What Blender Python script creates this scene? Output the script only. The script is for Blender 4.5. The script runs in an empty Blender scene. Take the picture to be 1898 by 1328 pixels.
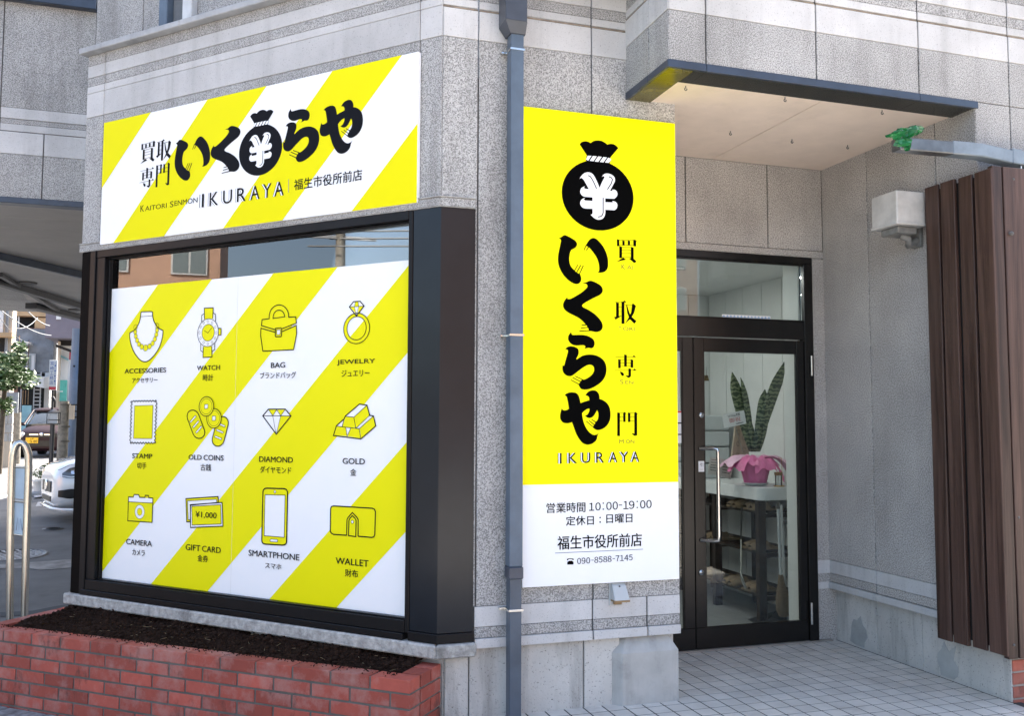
import bpy, bmesh, math, random
from mathutils import Vector, Matrix, noise
random.seed(7)
S = bpy.context.scene
COL = S.collection
R_ = math.radians
# ------------------------------------------------------------------ camera
W, H, F = 1898.0, 1328.0, 1674.0
_p, _r, _y = R_(3.965), R_(0.184), R_(17.74)
CAM = Vector((0, 0, 1.5))
FW = Vector((math.sin(_y)*math.cos(_p), math.cos(_y)*math.cos(_p), math.sin(_p)))
_R0 = Vector((math.cos(_y), -math.sin(_y), 0)); _U0 = _R0.cross(FW)
RT = _R0*math.cos(_r) + _U0*math.sin(_r)
UP = -_R0*math.sin(_r) + _U0*math.cos(_r)
cd = bpy.data.cameras.new('camera'); cam = bpy.data.objects.new('camera', cd); COL.objects.link(cam)
cd.sensor_width = 36; cd.lens = F/W*36; cd.clip_start = .05; cd.clip_end = 600
m = Matrix((RT, UP, -FW)).transposed().to_4x4(); m.translation = CAM; cam.matrix_world = m
S.camera = cam
# ------------------------------------------------------------------ light
SUN_DIR = Vector((.62, .72, 1.02)).normalized()
wd = bpy.data.worlds.new('World'); S.world = wd; wd.use_nodes = True
nt = wd.node_tree; bg = nt.nodes['Background']
sky = nt.nodes.new('ShaderNodeTexSky'); sky.sky_type = 'NISHITA'; sky.sun_disc = False
sky.sun_elevation = math.asin(SUN_DIR.z); sky.sun_rotation = math.atan2(SUN_DIR.x, SUN_DIR.y)
sky.air_density = 1.0; sky.dust_density = 4.0; sky.ozone_density = .5
nt.links.new(sky.outputs[0], bg.inputs[0]); bg.inputs[1].default_value = 0.15
sl = bpy.data.lights.new('sun', 'SUN'); so = bpy.data.objects.new('sun', sl); COL.objects.link(so)
sl.energy = 4.5; sl.angle = R_(.5); sl.color = (1, .95, .87)
so.rotation_euler = (-SUN_DIR).to_track_quat('-Z', 'Y').to_euler()
S.view_settings.view_transform = 'Standard'; S.view_settings.look = 'None'
S.view_settings.exposure = 2.02; S.view_settings.gamma = 1; S.view_settings.use_curve_mapping = False
S.render.engine = 'CYCLES'
S.cycles.max_bounces = 8; S.cycles.transparent_max_bounces = 12
# ------------------------------------------------------------------ pixel -> plane helpers
def ray(x, y): return RT*((x-W/2)/F) - UP*((y-H/2)/F) + FW
def hit(x, y, n, d):
    r = ray(x, y); n = Vector(n); return CAM + r*((d-n.dot(CAM))/n.dot(r))
def HY(x, y, d): return hit(x, y, (0, 1, 0), d)
def HX(x, y, d): return hit(x, y, (1, 0, 0), d)
def HZ(x, y, d): return hit(x, y, (0, 0, 1), d)
def HD(x, y, d): return CAM + ray(x, y)*d
YR = 4.47
P0 = HY(819, 250, YR); P0.z = 0
_a = R_(44.06)
UL = Vector((-math.sin(_a), math.cos(_a), 0)); NL = Vector((-math.cos(_a), -math.sin(_a), 0))
class Frame:
    def __init__(s, o, u, n): s.o = Vector(o); s.u = Vector(u); s.n = Vector(n); s.v = Vector((0, 0, 1))
    def w(s, u, v, d=0): return s.o + s.u*u + s.v*v + s.n*d
    def px(s, x, y, d=0):
        p = hit(x, y, s.n, s.n.dot(s.o)+d) - s.o
        return (p.dot(s.u), p.dot(s.v))
    def mat(s, d=0):
        m = Matrix((s.u, s.v, s.n)).transposed().to_4x4(); m.translation = s.o + s.n*d; return m
FR = Frame((0, YR, 0), (1, 0, 0), (0, -1, 0))
FL = Frame(P0, -UL, NL)                       # u negative to the left end
XS = 4.02
FS = Frame((XS, 0, 0), (0, -1, 0), (-1, 0, 0))  # porch side wall, u = -y
YD = 5.353
FD = Frame((0, YD, 0), (1, 0, 0), (0, -1, 0))
YF = 3.97
# ------------------------------------------------------------------ object helpers
def new(name, me, mat=None, parent=None):
    o = bpy.data.objects.new(name, me); COL.objects.link(o)
    if mat is not None and not me.materials: me.materials.append(mat)
    if parent is not None:
        o.parent = parent; o.matrix_parent_inverse = parent.matrix_world.inverted()
    return o
def tag(o, label=None, cat=None, group=None, kind=None):
    if label: o['label'] = label
    if cat: o['category'] = cat
    if group: o['group'] = group
    if kind: o['kind'] = kind
    return o
def thing(name, label, cat, loc, group=None, rz=0):
    o = bpy.data.objects.new(name, None); COL.objects.link(o)
    o.location = loc; o.rotation_euler = (0, 0, rz); o.empty_display_size = .1
    o.matrix_world = Matrix.Translation(Vector(loc)) @ Matrix.Rotation(rz, 4, 'Z')
    return tag(o, label, cat, group)
class MB:
    def __init__(s): s.v = []; s.f = []; s.sm = []
    def add(s, vs, fs, smooth=False):
        b = len(s.v); s.v += [Vector(p) for p in vs]
        for f in fs: s.f.append([b+i for i in f]); s.sm.append(smooth)
        return s
    def hexa(s, p):   # 8 points: bottom 4 ccw, top 4
        return s.add(p, [(3, 2, 1, 0), (4, 5, 6, 7), (0, 1, 5, 4), (1, 2, 6, 5), (2, 3, 7, 6), (3, 0, 4, 7)])
    def box(s, x0, x1, y0, y1, z0, z1):
        return s.hexa([(x0, y0, z0), (x1, y0, z0), (x1, y1, z0), (x0, y1, z0), (x0, y0, z1), (x1, y0, z1), (x1, y1, z1), (x0, y1, z1)])
    def fbox(s, fr, u0, u1, v0, v1, d0, d1):   # box in a frame; d outward
        return s.hexa([fr.w(u0, v0, d1), fr.w(u1, v0, d1), fr.w(u1, v0, d0), fr.w(u0, v0, d0),
                       fr.w(u0, v1, d1), fr.w(u1, v1, d1), fr.w(u1, v1, d0), fr.w(u0, v1, d0)])
    def prism(s, pts, z0, z1):                 # vertical prism on plan polygon (ccw)
        n = len(pts); vs = [(p[0], p[1], z0) for p in pts] + [(p[0], p[1], z1) for p in pts]
        return s.add(vs, [tuple(reversed(range(n))), tuple(range(n, 2*n))] + [(i, (i+1) % n, n+(i+1) % n, n+i) for i in range(n)])
    def poly(s, a, b):                         # loft between two equal point rings + caps
        n = len(a); return s.add(list(a)+list(b), [tuple(reversed(range(n))), tuple(range(n, 2*n))] + [(i, (i+1) % n, n+(i+1) % n, n+i) for i in range(n)])
    def tube(s, pts, r, n=10, cap=True, rs=None, sq=0):
        pts = [Vector(p) for p in pts]; m = len(pts); vs = []; fs = []; ref = None
        for i, p in enumerate(pts):
            t = ((pts[min(i+1, m-1)]-p).normalized() + (p-pts[max(i-1, 0)]).normalized()).normalized()
            if ref is None:
                ref = Vector((0, 0, 1)) if abs(t.z) < .9 else Vector((1, 0, 0))
            a = (ref - t*ref.dot(t)).normalized(); ref = a; b = t.cross(a)
            rr = rs[i] if rs else r
            for k in range(n):
                an = 2*math.pi*(k+.5)/n
                vs.append(p + a*math.cos(an)*rr + b*math.sin(an)*rr)
        for i in range(m-1):
            for k in range(n): fs.append((i*n+k, i*n+(k+1) % n, (i+1)*n+(k+1) % n, (i+1)*n+k))
        s.add(vs, fs, n > 5)
        if cap: s.add(vs[:n], [tuple(reversed(range(n)))]); s.add(vs[-n:], [tuple(range(n))])
        return s
    def lathe(s, c, prof, n=20, axis=None):
        c = Vector(c); ax = Vector(axis or (0, 0, 1)).normalized()
        a = ax.orthogonal().normalized(); b = ax.cross(a); vs = []; fs = []
        for r, z in prof:
            for k in range(n):
                an = 2*math.pi*k/n; vs.append(c + ax*z + (a*math.cos(an)+b*math.sin(an))*r)
        for i in range(len(prof)-1):
            for k in range(n): fs.append((i*n+k, i*n+(k+1) % n, (i+1)*n+(k+1) % n, (i+1)*n+k))
        s.add(vs, fs, True)
        if prof[0][0] > 1e-4: s.add(vs[:n], [tuple(reversed(range(n)))])
        if prof[-1][0] > 1e-4: s.add(vs[-n:], [tuple(range(n))])
        return s
    def mesh(s, name='m'):
        me = bpy.data.meshes.new(name); me.from_pydata(s.v, [], s.f)
        me.polygons.foreach_set('use_smooth', s.sm); me.validate(); me.update()
        return me
    def build(s, name, mat, parent=None, bev=0, seg=1):
        me = s.mesh(name)
        if bev or 1:
            bm = bmesh.new(); bm.from_mesh(me)
            if bev:
                bmesh.ops.remove_doubles(bm, verts=bm.verts, dist=1e-5)
                es = [e for e in bm.edges if len(e.link_faces) == 2 and e.calc_face_angle(0) > .5]
                bmesh.ops.bevel(bm, geom=es, offset=bev, segments=seg, affect='EDGES', profile=.6)
            bmesh.ops.recalc_face_normals(bm, faces=bm.faces)
            bm.to_mesh(me); bm.free()
        return new(name, me, mat, parent)
def copy_tree(o, parent=None):
    c = o.copy(); COL.objects.link(c)
    if parent is not None: c.parent = parent
    for ch in list(o.children): copy_tree(ch, c)
    return c
# ------------------------------------------------------------------ materials
def node_mat(name):
    m = bpy.data.materials.new(name); m.use_nodes = True; nt = m.node_tree
    return m, nt, nt.nodes['Principled BSDF']
def _n(nt, t, **k):
    n = nt.nodes.new(t)
    for a, b in k.items():
        if a == 'i':
            for q, v in b.items(): n.inputs[q].default_value = v
        else: setattr(n, a, b)
    return n
def c4(c): return (c[0], c[1], c[2], 1)
def M(name, col, rough=.5, metal=0, var=.0, vs=8, bump=0, bs=60, streak=0, spec=.5, col2=None, coat=0, dirt=0, island=0):
    m, nt, b = node_mat(name); L = nt.links.new
    b.inputs['Roughness'].default_value = rough; b.inputs['Metallic'].default_value = metal
    b.inputs['Specular IOR Level'].default_value = spec; b.inputs['Coat Weight'].default_value = coat
    tc = _n(nt, 'ShaderNodeNewGeometry' if island else 'ShaderNodeTexCoord'); TO = tc.outputs['Position' if island else 'Object']
    src = None
    base = _n(nt, 'ShaderNodeRGB'); base.outputs[0].default_value = c4(col); src = base.outputs[0]
    def mixin(fac, colr, cur, mode='MIX'):
        x = _n(nt, 'ShaderNodeMix', data_type='RGBA', blend_type=mode); L(fac, x.inputs[0]); L(cur, x.inputs[6]); x.inputs[7].default_value = c4(colr); return x.outputs[2]
    if col2 or var:
        no = _n(nt, 'ShaderNodeTexNoise', i={'Scale': vs, 'Detail': 6, 'Roughness': .6}); L(TO, no.inputs['Vector'])
        rp = _n(nt, 'ShaderNodeMapRange', i={1: .35, 2: .68}); L(no.outputs[0], rp.inputs[0])
        c2 = col2 or [max(0, c*(1-var)) for c in col]
        src = mixin(rp.outputs[0], c2, src)
        rr = _n(nt, 'ShaderNodeMapRange', i={3: rough*.85, 4: min(1, rough*1.15)}); L(no.outputs[0], rr.inputs[0]); L(rr.outputs[0], b.inputs['Roughness'])
    if streak:
        mp = _n(nt, 'ShaderNodeMapping', i={'Scale': (9, 9, .8)}); L(TO, mp.inputs[0])
        no = _n(nt, 'ShaderNodeTexNoise', i={'Scale': 1.2, 'Detail': 7, 'Roughness': .65}); L(mp.outputs[0], no.inputs['Vector'])
        rp = _n(nt, 'ShaderNodeMapRange', i={1: .5, 2: .78, 4: streak}); L(no.outputs[0], rp.inputs[0])
        src = mixin(rp.outputs[0], [c*.35 for c in col], src)
    if dirt:
        no = _n(nt, 'ShaderNodeTexNoise', i={'Scale': 3.1, 'Detail': 8, 'Roughness': .7}); L(TO, no.inputs['Vector'])
        rp = _n(nt, 'ShaderNodeMapRange', i={1: .55, 2: .7, 4: dirt}); L(no.outputs[0], rp.inputs[0])
        src = mixin(rp.outputs[0], (.05, .045, .04), src)
    if island:
        oi = _n(nt, 'ShaderNodeObjectInfo'); hs = _n(nt, 'ShaderNodeHueSaturation')
        mr = _n(nt, 'ShaderNodeMapRange', i={3: 1-island, 4: 1+island}); L(oi.outputs['Random'], mr.inputs[0]); L(mr.outputs[0], hs.inputs['Value']); L(src, hs.inputs['Color']); src = hs.outputs[0]
    L(src, b.inputs['Base Color'])
    if bump:
        no = _n(nt, 'ShaderNodeTexNoise', i={'Scale': bs, 'Detail': 4}); L(TO, no.inputs['Vector'])
        bp = _n(nt, 'ShaderNodeBump', i={'Strength': bump, 'Distance': .01}); L(no.outputs[0], bp.inputs['Height']); L(bp.outputs[0], b.inputs['Normal'])
    return m
def stucco(name, dark, light, thr=(.40, .58), scale=130, bump=.45, tint=(1, 1, 1), dirt=.5):
    """sprayed stone-look wall coat: coarse grain with weather streaks"""
    m, nt, b = node_mat(name); L = nt.links.new
    b.inputs['Roughness'].default_value = .85; b.inputs['Specular IOR Level'].default_value = .25
    tc = _n(nt, 'ShaderNodeTexCoord')
    no = _n(nt, 'ShaderNodeTexNoise', i={'Scale': scale, 'Detail': 2.5, 'Roughness': .75}); L(tc.outputs['Object'], no.inputs['Vector'])
    r = _n(nt, 'ShaderNodeMapRange', i={1: thr[0], 2: thr[1]}); L(no.outputs[0], r.inputs[0])
    x = _n(nt, 'ShaderNodeMix', data_type='RGBA'); L(r.outputs[0], x.inputs[0])
    x.inputs[6].default_value = c4([dark*t for t in tint]); x.inputs[7].default_value = c4([light*t for t in tint])
    oi = _n(nt, 'ShaderNodeObjectInfo'); ro = _n(nt, 'ShaderNodeMapRange', i={3: .93, 4: 1.06}); L(oi.outputs['Random'], ro.inputs[0])
    # broad blotches
    n2 = _n(nt, 'ShaderNodeTexNoise', i={'Scale': 2.2, 'Detail': 6, 'Roughness': .6}); L(tc.outputs['Object'], n2.inputs['Vector'])
    r2 = _n(nt, 'ShaderNodeMapRange', i={1: .3, 2: .7, 3: .80, 4: 1.08}); L(n2.outputs[0], r2.inputs[0])
    h = _n(nt, 'ShaderNodeHueSaturation'); mu = _n(nt, 'ShaderNodeMath', operation='MULTIPLY'); L(r2.outputs[0], mu.inputs[0]); L(ro.outputs[0], mu.inputs[1]); L(mu.outputs[0], h.inputs['Value']); L(x.outputs[2], h.inputs['Color'])
    # rain streaks
    mp = _n(nt, 'ShaderNodeMapping', i={'Scale': (5, 5, .55)}); L(tc.outputs['Object'], mp.inputs[0])
    n3 = _n(nt, 'ShaderNodeTexNoise', i={'Scale': 1.5, 'Detail': 7, 'Roughness': .62}); L(mp.outputs[0], n3.inputs['Vector'])
    r3 = _n(nt, 'ShaderNodeMapRange', i={1: .52, 2: .78, 4: dirt}); L(n3.outputs[0], r3.inputs[0])
    y = _n(nt, 'ShaderNodeMix', data_type='RGBA', blend_type='MIX'); L(r3.outputs[0], y.inputs[0]); L(h.outputs[0], y.inputs[6]); y.inputs[7].default_value = (.13, .125, .115, 1)
    L(y.outputs[2], b.inputs['Base Color'])
    bp = _n(nt, 'ShaderNodeBump', i={'Strength': bump, 'Distance': .006}); L(no.outputs[0], bp.inputs['Height']); L(bp.outputs[0], b.inputs['Normal'])
    return m
def glass(name, tint=(.9, .95, .95), ior=1.5, boost=1.0):
    m = bpy.data.materials.new(name); m.use_nodes = True; nt = m.node_tree; nt.nodes.clear(); L = nt.links.new
    o = _n(nt, 'ShaderNodeOutputMaterial'); mx = _n(nt, 'ShaderNodeMixShader'); t = _n(nt, 'ShaderNodeBsdfTransparent'); g = _n(nt, 'ShaderNodeBsdfGlossy')
    g.inputs['Roughness'].default_value = .0; t.inputs[0].default_value = c4(tint)
    f = _n(nt, 'ShaderNodeFresnel', i={'IOR': ior})
    ml = _n(nt, 'ShaderNodeMath', operation='MULTIPLY', i={1: boost}); L(f.outputs[0], ml.inputs[0]); ml.use_clamp = True
    L(ml.outputs[0], mx.inputs[0]); L(t.outputs[0], mx.inputs[1]); L(g.outputs[0], mx.inputs[2]); L(mx.outputs[0], o.inputs[0])
    return m
def emit(name, col, s):
    m, nt, b = node_mat(name); b.inputs['Emission Color'].default_value = c4(col); b.inputs['Emission Strength'].default_value = s; b.inputs['Base Color'].default_value = c4(col); return m
def wood(name, c1, c2, sc=(14, 14, .7), rough=.55, coat=0):
    m, nt, b = node_mat(name); L = nt.links.new
    b.inputs['Coat Weight'].default_value = coat; b.inputs['Specular IOR Level'].default_value = .3
    tc = _n(nt, 'ShaderNodeTexCoord'); oi = _n(nt, 'ShaderNodeObjectInfo')
    ad = _n(nt, 'ShaderNodeVectorMath', operation='ADD'); ml = _n(nt, 'ShaderNodeVectorMath', operation='SCALE', i={3: 7.3})
    cb = _n(nt, 'ShaderNodeCombineXYZ')
    for k in range(3): L(oi.outputs['Random'], cb.inputs[k])
    L(cb.outputs[0], ml.inputs[0]); L(tc.outputs['Object'], ad.inputs[0]); L(ml.outputs[0], ad.inputs[1])
    mp = _n(nt, 'ShaderNodeMapping', i={'Scale': sc}); L(ad.outputs[0], mp.inputs[0])
    no = _n(nt, 'ShaderNodeTexNoise', i={'Scale': 2.0, 'Detail': 7, 'Roughness': .6, 'Distortion': .6}); L(mp.outputs[0], no.inputs['Vector'])
    r = _n(nt, 'ShaderNodeMapRange', i={1: .3, 2: .7}); L(no.outputs[0], r.inputs[0])
    x = _n(nt, 'ShaderNodeMix', data_type='RGBA'); L(r.outputs[0], x.inputs[0]); x.inputs[6].default_value = c4(c1); x.inputs[7].default_value = c4(c2)
    hs = _n(nt, 'ShaderNodeHueSaturation'); mr = _n(nt, 'ShaderNodeMapRange', i={3: .65, 4: 1.35}); L(oi.outputs['Random'], mr.inputs[0]); L(mr.outputs[0], hs.inputs['Value']); L(x.outputs[2], hs.inputs['Color'])
    L(hs.outputs[0], b.inputs['Base Color'])
    rr = _n(nt, 'ShaderNodeMapRange', i={3: rough*.8, 4: rough*1.2}); L(no.outputs[0], rr.inputs[0]); L(rr.outputs[0], b.inputs['Roughness'])
    n2 = _n(nt, 'ShaderNodeTexNoise', i={'Scale': 14, 'Detail': 3}); L(mp.outputs[0], n2.inputs['Vector'])
    bp = _n(nt, 'ShaderNodeBump', i={'Strength': .25, 'Distance': .004}); L(n2.outputs[0], bp.inputs['Height']); L(bp.outputs[0], b.inputs['Normal'])
    return m
def brickmat(name, col, rnd=.22, eff=.5):
    m, nt, b = node_mat(name); L = nt.links.new
    b.inputs['Roughness'].default_value = .8; b.inputs['Specular IOR Level'].default_value = .3
    tc = _n(nt, 'ShaderNodeNewGeometry'); oi = _n(nt, 'ShaderNodeObjectInfo')
    hs = _n(nt, 'ShaderNodeHueSaturation'); hs.inputs['Color'].default_value = c4(col)
    mr = _n(nt, 'ShaderNodeMapRange', i={3: 1-rnd, 4: 1+rnd}); L(oi.outputs['Random'], mr.inputs[0]); L(mr.outputs[0], hs.inputs['Value'])
    n0 = _n(nt, 'ShaderNodeTexNoise', i={'Scale': 22, 'Detail': 6, 'Roughness': .7}); L(tc.outputs['Position'], n0.inputs['Vector'])
    r0 = _n(nt, 'ShaderNodeMapRange', i={1: .3, 2: .75, 4: .35}); L(n0.outputs[0], r0.inputs[0])
    x0 = _n(nt, 'ShaderNodeMix', data_type='RGBA'); L(r0.outputs[0], x0.inputs[0]); L(hs.outputs[0], x0.inputs[6]); x0.inputs[7].default_value = c4([col[0]*.55, col[1]*.5, col[2]*.5])
    # lime bloom
    n1 = _n(nt, 'ShaderNodeTexNoise', i={'Scale': 5.2, 'Detail': 8, 'Roughness': .72}); L(tc.outputs['Position'], n1.inputs['Vector'])
    r1 = _n(nt, 'ShaderNodeMapRange', i={1: .47, 2: .66, 4: eff}); L(n1.outputs[0], r1.inputs[0])
    x1 = _n(nt, 'ShaderNodeMix', data_type='RGBA'); L(r1.outputs[0], x1.inputs[0]); L(x0.outputs[2], x1.inputs[6]); x1.inputs[7].default_value = (.40, .24, .21, 1)
    # soot and soil running down
    mp = _n(nt, 'ShaderNodeMapping', i={'Scale': (5, 5, 3), 'Location': (3, 1, 2)}); L(tc.outputs['Position'], mp.inputs[0])
    n2 = _n(nt, 'ShaderNodeTexNoise', i={'Scale': 1.0, 'Detail': 8, 'Roughness': .7}); L(mp.outputs[0], n2.inputs['Vector'])
    r2 = _n(nt, 'ShaderNodeMapRange', i={1: .56, 2: .68, 4: .75}); L(n2.outputs[0], r2.inputs[0])
    x2 = _n(nt, 'ShaderNodeMix', data_type='RGBA'); L(r2.outputs[0], x2.inputs[0]); L(x1.outputs[2], x2.inputs[6]); x2.inputs[7].default_value = (.05, .03, .025, 1)
    L(x2.outputs[2], b.inputs['Base Color'])
    bp = _n(nt, 'ShaderNodeBump', i={'Strength': .35, 'Distance': .004}); L(n0.outputs[0], bp.inputs['Height']); L(bp.outputs[0], b.inputs['Normal'])
    return m
ROUGH = stucco('rough sprayed stone coat', .19, .54, scale=165, tint=(1, .985, .955))
ROUGHP = stucco('rough stone coat porch', .19, .60, scale=150, tint=(1, .96, .91), dirt=.15)
PALE = stucco('pale smooth stone band', .22, .56, thr=(.27, .4), scale=130, bump=.12, tint=(1, .99, .975), dirt=.3)
JOINT = M('dark joint sealant', (.13, .125, .12), .8, var=.4)
CONC = stucco('stained pitted concrete', .12, .56, thr=(.27, .40), scale=95, bump=.35, tint=(1, .975, .915), dirt=.85)
CONC2 = M('smooth concrete pier', (.44, .44, .42), .6, var=.2, vs=5, bump=.15, bs=40, streak=.45, dirt=.35)
METAL = M('black window metal', (.008, .008, .009), .35, metal=0, var=.25, vs=6, spec=.18)
METALB = M('blue black post metal', (.010, .013, .018), .2, spec=.3, var=.3, vs=3)
DOORM = M('bronze black door frame', (.008, .0075, .007), .25, spec=.35)
BLUE = M('slate blue painted metal', (.10, .14, .19), .42, spec=.5, var=.3, vs=5, streak=.3)
BLUED = M('dark navy trim metal', (.03, .045, .075), .35, spec=.6, var=.4, vs=9)
CHROME = M('brushed steel', (.62, .62, .60), .18, metal=1)
STEELW = M('satin stainless tube', (.60, .57, .50), .25, metal=1, var=.1)
WHITE = M('white vinyl sheet', (.86, .87, .88), .35, spec=.35)
YEL = M('yellow vinyl', (.80, .74, .0), .5, spec=.12)
YEL2 = M('bright yellow sign film', (1.0, .92, .0), .5, spec=.12)
INK = M('black print', (.002, .002, .002), .7, spec=.02)
NAVY = M('blue black print', (.006, .007, .010), .6, spec=.08)
SOFF = M('beige soffit board', (.86, .73, .62), .7, var=.09, vs=5, dirt=.1)
# ================================================================== ground
def gz(y): 
    if y < 5.6: return -.15
    return min(-.15 + (y-5.6)*.0215, .375)
def gpt(x, y):                    # ground hit of a pixel
    z = 0
    for _ in range(30):
        p = HZ(x, y, z); z = z*.5 + gz(p.y)*.5
    return p
ASPH = M('grey asphalt', (.15, .15, .15), .85, var=.35, vs=1.3, bump=.5, bs=180, dirt=.3)
mb = MB(); ys = [-60, -20, -8, 0, 3, 5.6, 30.02, 40, 80, 260]; xs = [-200, -60, -20, -8, -4, 0, 4, 12, 40, 200]
vs = [(x, y, gz(y)) for y in ys for x in xs]; n = len(xs)
mb.add(vs, [(j*n+i, j*n+i+1, (j+1)*n+i+1, (j+1)*n+i) for j in range(len(ys)-1) for i in range(n-1)])
tag(mb.build('street_ground', ASPH), kind='structure')
BNC = M('pale bounce paving', (.58, .54, .48), .85, var=.2, vs=3)
tag(MB().prism([(-7, -14), (14, -14), (14, 3.15), (-7, 3.15)], -.3, -.146).build('bounce_pavement', BNC), kind='structure')  # unseen pale sheet added to bounce sunlight up to the soffit
# porch slab with tiles
TILE = M('grey porch tile', (.68, .64, .58), .5, var=.22, vs=5, island=.07, dirt=.25, bump=.1, bs=30)
GROUT = M('tile grout', (.045, .045, .045), .95)
slab = MB().prism([(1.13, 4.6), (1.13, 4.47), (1.16, 3.2), (6.0, 3.2), (6.0, 3.83), (4.12, 3.83), (4.12, 5.40), (2.3, 5.40), (2.3, 4.6)], -.2, -.0016).build('porch_floor', GROUT)
tag(slab, kind='structure')
tm = MB().box(-.0487, .0487, -.0487, .0487, -.012, 0).build('tile', TILE, slab, bev=.0008)
first = True; k = 0; far = []
T = .106; ang = 0.0
cells = []
for j in range(0, 24):
    for i in range(0, 40):
        x = 1.2 + T*(i+.5); y = 5.36 - T*(j+.5)
        if y < 3.25 or x > 4.9: continue
        if y > 4.47 and x < 2.34: continue
        if x > 4.06 and y > 3.80: continue
        cells.append((x, y))
def _vis(c): 
    d = Vector((c[0], c[1], 0))-CAM; px = W/2+F*d.dot(RT)/d.dot(FW); py = H/2-F*d.dot(UP)/d.dot(FW); return -20 < px < W+20 and py < H+25
cells.sort(key=lambda c: (not _vis(c), c[0]**2+c[1]**2))
rest = MB()
for n_, (x, y) in enumerate(cells):
    if n_ < 299:
        if first: o = tm; first = False
        else: o = tm.copy(); COL.objects.link(o); o.parent = slab
        o.location = (x, y, 0)
    else: rest.box(x-.0487, x+.0487, y-.0487, y+.0487, -.012, 0)
o = rest.build('far_tiles', TILE, slab); o['kind'] = 'stuff'
# inside floor
IN = M('interior white wall', (.74, .76, .75), .6, var=.05)
INF = M('interior grey floor vinyl', (.30, .31, .31), .35, var=.25, vs=4)
shop = thing('shop_building', 'grey stone-coated corner shop with a black framed display window and a porch entrance', 'building', (1.05, 4.6, 0))
MB().prism([(2.3, 5.3), (4.4, 5.3), (4.4, 7.6), (-.8, 7.6), (-.8, 6.6), (.9, 4.9)], -.05, -.002).build('interior_floor', INF, shop)
def win(u, v, d): return FL.w(u, v, d)
MB().prism([(-.86, 7.5), (4.42, 7.5), (4.42, 7.58), (-.86, 7.58)], 0, 2.68).build('interior_wall', IN, shop)
MB().prism([(3.83, 5.39), (4.35, 5.39), (4.35, 5.56), (3.83, 5.56)], 0, 2.68).build('interior_wall', IN, shop)
MB().prism([(2.3, 5.42), (4.4, 5.42), (4.4, 7.6), (-.86, 7.6), (-.86, 6.62), (1.0, 4.72), (2.3, 4.72)], 2.68, 2.72).build('interior_ceiling', IN, shop)
# ------------------------------------------------------------------ walls: panels over a dark backing
def back(fr, u0, u1, v0, v1, d0=-.14, d1=-.012):
    MB().fbox(fr, u0, u1, v0, v1, d0, d1).build('wall_core', JOINT, shop)
def row(fr, us, v0, v1, mat, d=0, name='stone_panel', gap=.004, d0=-.011):
    for a, b in zip(us[:-1], us[1:]):
        MB().fbox(fr, a+gap, b-gap, v0+.0012, v1-.0012, d0, d).build(name, mat, shop, bev=.002)
def uR(x, y=300): return FR.px(x, y)[0]
def uL(x, y=200): return FL.px(x, y)[0]
xc = P0.x
uj = [xc, uR(886), uR(1097), 2.395]
ujl = [xc, uR(878, 1100), uR(1098, 1100), uR(1199, 1100), 2.395]
back(FR, xc-.0, 2.30, .35, 3.3); MB().box(2.0, 2.385, YR+.0125, 4.7, 3.29, 5.4).build('wall_core', JOINT, shop)
zA, zB, zC, zD = .402, .457, .56, 3.503
row(FR, ujl, .352, zA, PALE, .012, 'ledge_block')
row(FR, ujl, zA, zB, ROUGH, 0)
row(FR, ujl, zB, zC, PALE, .002, 'pale_band')
row(FR, uj, zC, zD, ROUGH, 0)
TAN = M('tan stained sealant', (.34, .28, .21), .8, var=.5, vs=14)
def upper(fr, us, mat2=ROUGH):
    row(fr, us, 3.503, 3.660, PALE, .002, 'pale_band'); row(fr, us, 3.661, 3.672, TAN, -.002, 'sealant_strip'); row(fr, us, 3.673, 3.716, PALE, -.001, 'pale_band')
    row(fr, us, 3.716, 3.775, ROUGH, -.002); row(fr, us, 3.775, 3.858, PALE, .002, 'pale_band')
upper(FR, uj)
row(FR, uj, 3.858, 5.4, ROUGH, 0)
# right return of the R wall into the porch
MB().box(2.30, 2.390, YR+.014, YD+.02, .352, 3.28).build('stone_panel', ROUGHP, shop)
MB().box(2.32, 2.38, YR+.06, YD, -.1, .352).build('base_block', CONC, shop)
# base under R wall
bj = [1.088, uR(872, 1250), uR(1086, 1250), 2.05]
for a, b in zip(bj[:-1], bj[1:]): MB().box(a+.003, b-.003, 4.50, 4.62, -.16, .35).build('base_block', CONC, shop, bev=.004)
# pier
a = [(2.0, 4.62), (2.0, 4.50), (2.045, 4.455), (2.375, 4.455), (2.385, 4.62)]
b = [(2.02, 4.62), (2.05, 4.53), (2.09, 4.50), (2.33, 4.50), (2.34, 4.62)]
mb = MB(); z = lambda ps, h: [(p[0], p[1], h) for p in ps]
mb.poly(z(a, -.02), z(a, .27)); mb.poly(z(a, .27), z(b, .352)); mb.build('concrete_pier', CONC2, shop, bev=.008, seg=2)
# ---- L wall
LE = -2.815
ljo = [LE, uL(194, 160), uL(778, 160), 0]
back(FL, LE+.01, -.0, 2.62, 3.93)
for (v0, v1, mt, d, nm) in ((2.648, 3.503, ROUGH, 0, 'stone_panel'), (3.503, 3.668, PALE, .002, 'pale_band'), (3.668, 3.716, PALE, .002, 'pale_band'), (3.716, 3.775, ROUGH, 0, 'stone_panel'), (3.775, 3.858, PALE, .002, 'pale_band'), (3.858, 3.93, ROUGH, 0, 'stone_panel')):
    row(FL, ljo, v0, v1, mt, d, nm, gap=.002)
CAPM = M('grey coping stone', (.42, .43, .44), .6, var=.25, vs=7, dirt=.3)
for a, b in ((LE-.03, -1.9), (-1.9, -.9), (-.9, .12)): MB().fbox(FL, a+.002, b-.002, 3.93, 3.968, -.5, .055).build('coping', CAPM, shop, bev=.004)
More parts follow.
